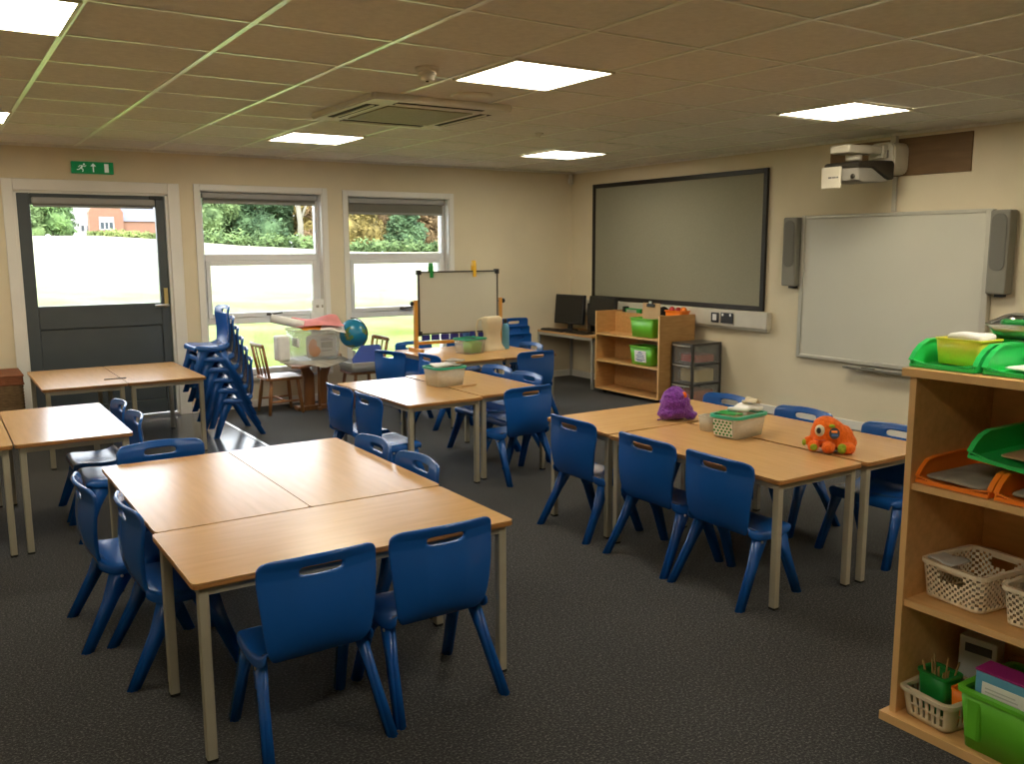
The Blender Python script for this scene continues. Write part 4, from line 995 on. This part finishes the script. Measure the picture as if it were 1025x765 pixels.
t = thing('steel_tray', 'steel food tray with dark and green bits at the corner of the bookcase top', 'tray', (2.80, 1.385, TZ_ + .094), R(-90))
t.rotation_euler = (R(10), 0, R(-90))
openbox(.20, .15, .045, .80, r=.02).build('tray', M['foil'], t, mods=[SOLID(.003, 0)])
rim(.20, .15, .043, .02, .016, .004).build('rim', M['foil'], t)
tag(MB().box((-.05, -.016, -.012), (.05, .016, .012), .008).build('felt_pen', M['green3'], None, loc=(2.770, 1.410, TZ_ + .130), rot=(0, 0, R(-50))), 'dark green block lying in the steel tray', 'block')
tag(MB().box((-.045, -.014, -.010), (.045, .014, .010), .006).build('felt_pen', M['badgeblue'], None, loc=(2.82, 1.375, TZ_ + .136), rot=(0, 0, R(-70))), 'dark blue block lying in the steel tray', 'block')
for a, (y, rz) in enumerate(((1.432, 0), (1.180, 0))): pass
sheet('paper_pile', 'white sheets in the green tray at the picture edge of the bookcase top', wavy(.16, .26, .003, seed=1), M['paper'], (2.69, 1.266, TZ_ + .016), R(-90), th=.010)

g = 'orange letter trays in the tall bookcase'
letter_tray('orange letter tray of grey booklets on the upper shelf, next to the side panel', (2.690, 1.437, .7932), R(-90), 'orange', .225, .33, .070, g)
letter_tray('orange letter tray at the picture edge on the upper shelf', (2.690, 1.193, .7932), R(-90), 'orange', .225, .33, .070, g)
t = sheet('booklet', 'grey booklet filling the orange tray next to the side panel', wavy(.20, .30, .003, seed=2), M['greypaper'], (2.675, 1.438, .812), R(-93), 'booklet', th=.018)
sheet('booklet', 'grey booklet in the orange tray at the picture edge', wavy(.19, .30, .003, seed=5), M['greypaper'], (2.69, 1.193, .812), R(-90), 'booklet', th=.018)
letter_tray('deep green letter tray lying tilted across the two orange trays', (2.730, 1.290, .880), R(-90), 'green2', .25, .33, .075, None, tilt=(0, R(5), 0))
sheet('booklet', 'cream picture booklet in the tilted green tray', wavy(.17, .26, .003, seed=7), M['tan'], (2.73, 1.275, .902), R(-88), 'booklet', th=.012)

# lattice baskets
def lattice_basket(label, loc, rz, w, d, h, m, nh, hole, taper=.86, group=None, handles=True, name='woven_basket', rimw=.014):
    q = thing(name, label, 'basket', loc, rz, group)
    outline = rrect(w, d, .03, 4)
    # resample the outline evenly
    per = []; n = len(outline)
    for i in range(n):
        a = Vector(outline[i]); b = Vector(outline[(i + 1) % n]); L = (b - a).length
        k = max(1, round(L / hole)); per += [tuple(a.lerp(b, j / k)) for j in range(k)]
    rows = []
    for i in range(nh + 1):
        k = taper + (1 - taper) * i / nh
        rows.append([(x * k, y * k, h * i / nh) for x, y in per])
    def skip(i, j):
        if i in (0, nh - 1): return False
        x, y = per[j]
        if handles and nh * .58 < i < nh * .82 and abs(x) < w * .17: return True
        if handles and nh * .58 < i < nh * .82 and abs(y) < d * .17 and abs(x) > w * .3: return True
        return (i + j) % 2 == 0 and not (handles and nh * .5 < i < nh * .9 and (abs(x) < w * .21))
    o = MB(); o.grid(rows, closed=True, skip=skip)
    t2 = bmesh.new(); t2.faces.new([t2.verts.new((x * taper, y * taper, 0.002)) for x, y in outline]); o._merge(t2, 0, False)
    o.build('weave', M[m], q, mods=[SOLID(.005, 0)])
    rim(w, d, h - .010, .03, rimw, .012).build('rim', M[m], q)
    return q
g = 'ivory woven plastic baskets in the tall bookcase'
lattice_basket('ivory woven basket with handle slots on the lower shelf, next to the side panel', (2.690, 1.434, .4180), R(-97), .215, .262, .118, 'basket', 12, .0105, .90, g)
lattice_basket('ivory woven basket at the picture edge on the lower shelf', (2.690, 1.180, .4175), R(-91), .220, .265, .115, 'basket', 12, .0105, .90, g)
sheet('card_pack', 'grey cards lying over the corner of the first ivory basket', wavy(.10, .09, .004, seed=3), M['greytray'], (2.620, 1.490, .540), R(-97), 'cards', th=.008)
tag(MB().box((-.05, -.08, 0), (.05, .08, .03), .008).build('card_pack', M['greypaper'], None, loc=(2.70, 1.18, .490), rot=(R(12), 0, 0)), 'grey block of cards in the ivory basket at the picture edge', 'cards')

# slotted basket with the green pot, orange pot and grey box
def slot_basket(label, loc, rz, w, d, h, m):
    q = thing('slotted_basket', label, 'basket', loc, rz)
    outline = rrect(w, d, .028, 4); per = []; n = len(outline)
    for i in range(n):
        a = Vector(outline[i]); b = Vector(outline[(i + 1) % n]); L = (b - a).length
        k = max(1, round(L / .0115)); per += [tuple(a.lerp(b, j / k)) for j in range(k)]
    zs = (0, .18, .48, .54, .84, 1); rows = [[(x * (.86 + .14 * z), y * (.86 + .14 * z), h * z) for x, y in per] for z in zs]
    o = MB(); o.grid(rows, closed=True, skip=lambda i, j: i in (1, 3) and j % 2 == 0 and (abs(per[j][0]) < w * .36 and abs(per[j][1]) > d * .4 or abs(per[j][1]) < d * .34))
    t2 = bmesh.new(); t2.faces.new([t2.verts.new((x * .86, y * .86, 0.002)) for x, y in outline]); o._merge(t2, 0, False)
    o.build('basket', M[m], q, mods=[SOLID(.005, 0)])
    rim(w, d, h - .008, .028, .020, .012).build('rim', M[m], q)
    return q
slot_basket('cream slotted basket on the bottom board holding pots of sticks', (2.600, 1.455, .0335), R(-97), .178, .215, .092, 'cream')
t = thing('green_pot', 'deep green square pot of craft sticks in the cream slotted basket', 'pot', (2.612, 1.487, .041), R(-97))
openbox(.098, .085, .125, .80, r=.012).build('tub', M['green3'], t, mods=[SOLID(.004, 0)])
rim(.098, .085, .120, .012, .012, .008).build('rim', M['green3'], t)
rr = random.Random(4)
for k in range(9):
    ux, uy = k % 3 - 1, k // 3 - 1
    s = MB().box((-.0045, -.0015, 0), (.0045, .0015, rr.uniform(.130, .165)), .001).build('craft_stick', M['stick'], None, loc=(2.612 + ux * .013, 1.487 + uy * .014, .046), rot=(-uy * .14 + rr.uniform(-.04, .04), ux * .12 + rr.uniform(-.04, .04), 0))
    tag(s, 'plain wooden craft stick poking out of the deep green pot', 'craft stick', 'craft sticks in the deep green pot')
t = thing('orange_pot', 'orange pot beside the green pot in the cream slotted basket', 'pot', (2.622, 1.404, .041), R(-95))
openbox(.05, .085, .105, .85, r=.012).build('tub', M['orange'], t, mods=[SOLID(.004, 0)])
rim(.05, .085, .100, .012, .008, .006).build('rim', M['orange'], t)
t = thing('grey_carton', 'grey carton standing at the back of the bottom board behind the pots', 'carton', (2.80, 1.460, .030), R(-84))
MB().box((-.06, -.03, 0), (.06, .03, .215), .004).build('carton', M['greytray'], t)
k = MB().box((-.04, -.032, .165), (.045, -.030, .195), .001).build('print', M['ink'], t)
tag(MB().box((-.055, -.02, 0), (.055, .02, .175), .004).build('brown_carton', M['card'], None, loc=(2.83, 1.325, .030), rot=(0, 0, R(-89))), 'brown carton standing behind the orange pot', 'carton')

t = tray_tub('green_tub', 'big spring green tub holding a blue folder box, at the picture edge', (2.618, 1.218, .0325), R(-92), .255, .29, .185, 'greentub', .88, cat='tub')
MB().box((-.105, -.146, .03), (-.055, -.122, .165), .010).build('corner_rib', M['greentub'], t)
t = thing('folder_box', 'pale blue box file with a magenta top standing in the spring green tub', 'box file', (2.592, 1.222, .0375), R(-90))
MB().box((-.100, -.080, 0), (.098, .000, .232), .004).build('box', M['lightblue'], t)
MB().box((-.102, -.082, .2325), (.100, .002, .240), .003).build('top', M['magenta'], t)
lb = MB().box((-.078, -.0815, .085), (.060, -.080, .205)).build('label', M['paper'], t); lb['label'] = 'white printed label'
k = MB()
for i in range(9): k.box((-.068, -.0822, .098 + i * .011), (.02 + .03 * ((i * 7) % 4) / 4, -.0810, .102 + i * .011))
k.build('writing', M['greytray'], lb)

# ------------------------------------------------------------------ wicker chest by the door
t = thing('wicker_chest', 'brown wicker chest with a red brown lid beside the grey door', 'chest', (.25, 8.07, .0045))
o = MB(); rows = []
for i in range(61):
    z = .47 * i / 60; k = .004 * math.sin(i * PI / 1.5)
    rows.append([(x + (k * (1 if x > 0 else -1) * math.cos(x * 60 + y * 60)), y + k * (1 if y > 0 else -1), z) for x, y in rrect(.62, .46, .03, 3)])
o.grid(rows, closed=True)
o.build('body', M['wicker'], t, mods=[SOLID(.008, 1)])
o = MB().box((-.32, -.24, .475), (.32, .24, .545), .012); 
o.box((-.325, -.245, .47), (.325, .245, .485), .005).box((-.325, -.245, .535), (.325, .245, .55), .005)
o.build('lid', M['wickerlid'], t)
MB().tube([(.10, -.245, .50), (.10, -.265, .48), (.14, -.265, .48), (.14, -.245, .50)], .007, 8).build('lid_loop', M['wickerlid'], t)

# ------------------------------------------------------------------ outside: field, hedge, trees, houses
def zb(u):   # height of the far field edge, 60 m out, by sideways position there
    pts = [(-60, 2.2), (5.9, 2.36), (9.7, 2.38), (12, 2.20), (15.3, 1.95), (17.7, 1.75), (22.5, 1.54), (25.5, 1.28), (32.5, 1.24), (120, 1.0)]
    for (a, p), (b, q) in zip(pts, pts[1:]):
        if u <= b: return p + (q - p) * max(0, (u - a)) / (b - a)
    return 1.0
def gz(x, y):
    z60 = zb(x * 60 / max(y, 1))
    if y <= 60: return -.16 + (z60 + .16) * max(0, (y - 9) / 51) ** 1.25
    return z60 + (z60 - 1.515) / 60 * (y - 60) - .012 * (y - 60)
rows = []
for y in [8.7, 9, 9.5, 10.5, 12, 14, 17, 20, 24, 28, 33, 38, 44, 50, 55, 60, 64, 70, 80, 95, 115, 140, 180]:
    rows.append([(x, y, gz(x, y)) for x in [(-1.0 + .045 * k) * y + (-4 + .2 * k) * 1.5 for k in range(49)]])
def field_mat():
    m = bpy.data.materials.new('mown meadow grass'); m.use_nodes = True
    nt = m.node_tree; b = nt.nodes['Principled BSDF']; b.inputs['Roughness'].default_value = .9; b.inputs['Specular IOR Level'].default_value = .1
    tc = nt.nodes.new('ShaderNodeTexCoord')
    n = nt.nodes.new('ShaderNodeTexNoise'); n.inputs['Scale'].default_value = .55; n.inputs['Detail'].default_value = 7
    n2 = nt.nodes.new('ShaderNodeTexNoise'); n2.inputs['Scale'].default_value = 6; n2.inputs['Detail'].default_value = 5
    nt.links.new(tc.outputs['Object'], n.inputs['Vector']); nt.links.new(tc.outputs['Object'], n2.inputs['Vector'])
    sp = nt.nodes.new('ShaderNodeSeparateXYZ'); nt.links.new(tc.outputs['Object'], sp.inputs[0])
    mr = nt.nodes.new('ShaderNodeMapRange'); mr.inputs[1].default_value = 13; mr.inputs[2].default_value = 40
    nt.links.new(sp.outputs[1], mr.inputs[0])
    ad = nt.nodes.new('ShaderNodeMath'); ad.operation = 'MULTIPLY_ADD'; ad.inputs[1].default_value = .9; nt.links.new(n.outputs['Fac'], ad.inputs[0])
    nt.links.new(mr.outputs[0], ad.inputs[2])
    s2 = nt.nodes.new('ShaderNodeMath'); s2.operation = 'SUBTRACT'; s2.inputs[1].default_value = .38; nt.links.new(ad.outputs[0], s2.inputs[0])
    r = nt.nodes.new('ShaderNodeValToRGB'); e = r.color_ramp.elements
    e[0].position = 0; e[0].color = GRASS_NEAR; e[1].position = 1; e[1].color = GRASS_FAR_GLARE
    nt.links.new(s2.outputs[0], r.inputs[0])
    mx = nt.nodes.new('ShaderNodeMixRGB'); mx.blend_type = 'MULTIPLY'; mx.inputs[0].default_value = .5
    r2 = nt.nodes.new('ShaderNodeValToRGB'); r2.color_ramp.elements[0].color = (.6, .6, .6, 1); r2.color_ramp.elements[0].position = .35; r2.color_ramp.elements[1].position = .65
    nt.links.new(n2.outputs['Fac'], r2.inputs[0])
    nt.links.new(r.outputs[0], mx.inputs[1]); nt.links.new(r2.outputs[0], mx.inputs[2]); nt.links.new(mx.outputs[0], b.inputs['Base Color'])
    return m
GRASS_NEAR = (.076, .122, .007, 1); GRASS_FAR_GLARE = (.25, .25, .16, 1)  # distant grass is paler: its overexposed brightness is put into the colour
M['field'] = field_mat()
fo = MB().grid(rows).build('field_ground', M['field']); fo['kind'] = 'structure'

def leaf_mat(name, c1, c2):
    return mat(name, c1, .8, .2, var=.35, scale=.9, col2=c2, detail=6)
def blob_leaves(o, c, r, n, size, rr):
    t = bmesh.new()
    for _ in range(n):
        v = Vector((rr.gauss(0, 1), rr.gauss(0, 1), rr.gauss(0, 1))).normalized() * (rr.uniform(.55, 1.08))
        p = Vector((c[0] + v.x * r[0], c[1] + v.y * r[1], c[2] + v.z * r[2]))
        a = Vector((rr.uniform(-1, 1), rr.uniform(-1, 1), rr.uniform(-1, 1))).normalized(); b = a.orthogonal().normalized()
        s = size * rr.uniform(.6, 1.4)
        vs = [t.verts.new(p + (a * i + b * j) * s) for i, j in ((-1, 0), (-.2, -.5), (1, 0), (-.2, .5))]
        t.faces.new(vs)
    o._merge(t, 0, False)
def tree(label, x, y, h, r, m, seed, trunk_h=.3, n=8000, group='trees beyond the field', size=.21, trunk=True):
    rr = random.Random(seed); z0 = gz(x, y) - .2
    q = thing('tree', label, 'tree', (x, y, z0), group=group)
    o = MB()
    nb = 14
    for k in range(nb):
        f = k / (nb - 1); a = rr.uniform(0, 2 * PI); rad = r * .55 * (1 - .5 * f)
        cz = h * (trunk_h + (1 - trunk_h) * (.12 + .72 * f)); br = r * rr.uniform(.5, .68) * (1.05 - .45 * f)
        c = (math.cos(a) * rad, math.sin(a) * rad, cz)
        o.ball(c, (br * .78, br * .78, br * .7), 2)
        blob_leaves(o, c, (br, br, br * .9), n // nb, size, rr)
    o.build('crown', m, q)
    MB().tube([(0, 0, 0), (.1, 0, h * .3), (.0, .1, h * .75)], [.035 * h * .6, .026 * h * .6, .01 * h], 10).build('trunk', M['bark'], q)
M['bark'] = mat('grey tree bark', (.20, .165, .12, 1), .9, .2, var=.3, scale=6, stretch=(6, 6, 1))
M['palebark'] = mat('pale dead bark', (.17, .155, .12, 1), .9, .2, var=.2, scale=6, stretch=(6, 6, 1))
LG = leaf_mat('mid green leaves', (0.048, 0.092, 0.032, 1), (0.092, 0.152, 0.044, 1)); LD = leaf_mat('dark green leaves', (0.032, 0.068, 0.030, 1), (0.064, 0.108, 0.045, 1))
LY = leaf_mat('yellow autumn leaves', (0.128, 0.100, 0.030, 1), (0.208, 0.160, 0.048, 1)); LO = leaf_mat('rusty autumn leaves', (0.104, 0.068, 0.034, 1), (0.160, 0.104, 0.048, 1)); LL = leaf_mat('light green leaves', (0.060, 0.104, 0.036, 1), (0.112, 0.160, 0.056, 1))
tree('broad mid green tree seen through the door glass, left of the houses', 6.75, 62, 6.0, 1.45, LG, 1, .0, 5000, size=.15)
tree('small light green tree at the edge of the door glass beside the broad one', 5.35, 61, 3.6, .9, LL, 2, .0, 2500, size=.14)
tree('round green tree over the slate roof', 29.6, 145, 13.0, 3.4, LG, 3, .2, 4000)
tree('light green tree at the door side of the first window view', 19.3, 74, 8.5, 2.9, LL, 4, .05)
tree('mid green tree standing second from the door side in the first window view', 21.3, 78, 10, 3.1, LG, 5, .05)
tree('dark green tree in the middle of the first window view', 23.4, 75, 9.5, 2.7, LD, 6, .05)
tree('mid green tree deep behind the pale bare trunk', 25.9, 88, 12, 3.2, LG, 17, .0)
tree('dark green tree behind the pale bare trunk', 26.4, 80, 10.5, 3.0, LD, 7, .05)
tree('mid green tree beyond the pale bare trunk, tallest there', 28.0, 84, 11, 2.6, LG, 8, .05)
tree('rusty orange tree at the far side of the first window view', 28.2, 72, 7.0, 1.6, LO, 9, .05, 5000)
tree('golden yellow tree filling the door side of the second window view', 32.5, 76, 10.5, 2.9, LY, 10, .0)
tree('faded rusty tree in the middle of the second window view', 36.0, 80, 11, 2.6, LO, 11, .05)
tree('dark green rounded tree low in the middle of the second window view', 36.2, 72, 6.0, 1.9, LD, 12, .0)
tree('olive green tree behind the dark rounded one', 38.8, 82, 11, 2.8, LG, 13, .05)
tree('rusty brown tree at the whiteboard side of the second window view', 40.6, 75, 8.5, 2.5, LO, 14, .05)
tree('yellow tree between the two window views', 30.2, 78, 9, 2.3, LY, 15, .05)
tree('dark green tree past the end of the second window view', 44.0, 80, 10, 3.0, LD, 16, .05)
q = thing('bare_tree', 'pale bare trunk standing before the dark trees', 'tree', (25.1, 69, gz(25.1, 69) - .2))
MB().tube([(0, 0, 0), (.12, 0, 2.2), (-.15, 0, 4.6), (-.7, 0, 7.5)], [.28, .22, .17, .08], 10).build('trunk', M['palebark'], q)
MB().tube([(.06, 0, 2.4), (.6, 0, 3.6), (.8, 0, 5.0)], [.13, .09, .03], 8).build('branch', M['palebark'], q)
MB().tube([(-.15, 0, 4.4), (.4, 0, 6.2), (.6, 0, 7.6)], [.11, .08, .03], 8).build('branch', M['palebark'], q)
rr = random.Random(5); o = MB()
for k in range(150):
    u = 14.8 + k * .158
    if u > 38: break
    y = 62 + rr.uniform(-.8, .8); x = u * y / 60; hgt = rr.uniform(.45, 1.0) * (1.25 if rr.random() < .2 else 1)
    blob_leaves(o, (x, y, gz(x, y) + hgt * .45), (.45, .5, hgt * .6), 46, .16, rr)
hd = o.build('undergrowth', leaf_mat('weedy hedge leaves', (.048, .090, .028, 1), (.095, .14, .044, 1))); tag(hd, 'weedy yellow green hedge along the far edge of the field', 'hedge', kind='stuff')
o = MB()
for k in range(40):
    u = 8.6 + k * .125; y = 61 + rr.uniform(-.5, .5); x = u * y / 60
    hgt = .30 if u < 9.7 else rr.uniform(.30, .55)
    blob_leaves(o, (x, y, gz(x, y) + hgt * .35), (.3, .4, hgt * .6), 40, .11, rr)
hd = o.build('undergrowth', leaf_mat('garden hedge leaves', (.085, .125, .032, 1), (.15, .18, .05, 1))); tag(hd, 'low weedy strip in front of the brick house', 'hedge', kind='stuff')

M['brickwall'] = None
def brick_mat():
    m = bpy.data.materials.new('orange red brick'); m.use_nodes = True
    nt = m.node_tree; b = nt.nodes['Principled BSDF']; b.inputs['Roughness'].default_value = .9
    tc = nt.nodes.new('ShaderNodeTexCoord'); mp = nt.nodes.new('ShaderNodeMapping'); mp.inputs['Rotation'].default_value = (PI / 2, 0, 0)
    br = nt.nodes.new('ShaderNodeTexBrick'); br.inputs['Scale'].default_value = 2.2
    br.inputs['Color1'].default_value = (.20, .085, .045, 1); br.inputs['Color2'].default_value = (.15, .065, .036, 1); br.inputs['Mortar'].default_value = (.18, .13, .10, 1)
    nt.links.new(tc.outputs['Object'], mp.inputs[0]); nt.links.new(mp.outputs[0], br.inputs['Vector']); nt.links.new(br.outputs[0], b.inputs['Base Color'])
    return m
M['brickwall'] = brick_mat()
M['slate'] = mat('blue grey slate', (.095, .10, .13, 1), .6, .4, var=.15, scale=3, stretch=(1, 1, 8))
M['render'] = mat('white house render', (.30, .29, .28, 1), .8, .2, var=.04)
M['pane_dark'] = mat('dark house window pane', (.05, .06, .07, 1), .15, .5, var=.05)
S = 120 / 75
t = thing('brick_house', 'red brick house with a gable and a white window, seen through the door glass', 'house', (19.15, 120, 2.9))
MB().prism([(-1.95, -.5), (1.95, -.5), (1.95, 3.2), (0, 6.4), (-1.95, 3.2)], 0, 1.2, 1).build('gable_wall', M['brickwall'], t)
MB().prism([(-1.8, 3.0), (0, 6.0), (1.8, 3.0)], 1.2, 3.2, 1).build('roof', M['slate'], t)
f = MB()
for lo, hi in (((-.85, -.08, 1.02), (-.70, .02, 2.62)), ((.70, -.08, 1.02), (.85, .02, 2.62)), ((-.70, -.08, 1.02), (.70, .02, 1.16)), ((-.70, -.08, 1.95), (.70, .02, 2.62)), ((-.30, -.08, 1.16), (-.17, .02, 1.95)), ((.17, -.08, 1.16), (.30, .02, 1.95))): f.box(lo, hi)
f = f.build('window', M['render'], t)
MB().box((-.70, -.03, 1.16), (.70, .01, 1.95)).build('pane', M['pane_dark'], f)
MB().box((1.95, .4, -.5), (6.6, 3, 2.15)).build('side_wing', M['brickwall'], t)
MB().prism([(.2, 2.12), (3.6, 2.12), (3.6, 2.3), (3.4, 4.8), (3.3, 4.8)], 1.95, 6.8, 0).build('side_roof', M['slate'], t)
t = thing('white_house', 'white rendered house beside the brick gable, seen through the door glass', 'house', (17.75, 130, 3.2))
MB().prism([(-1.9, -.5), (1.7, -.5), (1.7, 3.4), (0, 7.5), (-1.9, 3.0)], 0, 4, 1).build('wall', M['render'], t)
for x in (.05, .75):
    w_ = MB().box((x - .22, -.06, .75), (x + .22, .02, 1.55)).build('window', M['render'], t)
    MB().box((x - .16, -.09, .81), (x + .16, -.05, 1.49)).build('pane', M['pane_dark'], w_)
MB().prism([(-2.1, 2.7), (-1.9, 2.9), (0, 7.7), (1.9, 3.3), (1.9, 3.6), (0, 8.0), (-2.2, 2.9)], -.2, 4.2, 1).build('roof', M['render'], t)

# ------------------------------------------------------------------ light
w = bpy.data.worlds.new('sky'); bpy.context.scene.world = w; w.use_nodes = True
bg = w.node_tree.nodes['Background']; bg.inputs['Color'].default_value = (.86, .93, 1.0, 1); bg.inputs['Strength'].default_value = 8.5
sd = bpy.data.lights.new('sun', 'SUN'); sd.energy = 4.0; sd.angle = R(2); sd.color = (1, .95, .85)
so = bpy.data.objects.new('sun', sd); C.objects.link(so); so.rotation_euler = Euler((R(42), 0, R(-18)))   # high behind the building, on the field side
sc = bpy.context.scene
sc.view_settings.view_transform = 'Standard'; sc.view_settings.look = 'None'; sc.view_settings.gamma = 1; sc.view_settings.use_curve_mapping = False
sc.view_settings.exposure = 0.15
sc.cycles.max_bounces = 10; sc.cycles.diffuse_bounces = 5; sc.cycles.glossy_bounces = 4; sc.cycles.transparent_max_bounces = 16
sc.cycles.caustics_reflective = False; sc.cycles.caustics_refractive = False
sc.cycles.sample_clamp_indirect = 6.0
bpy.context.view_layer.update()
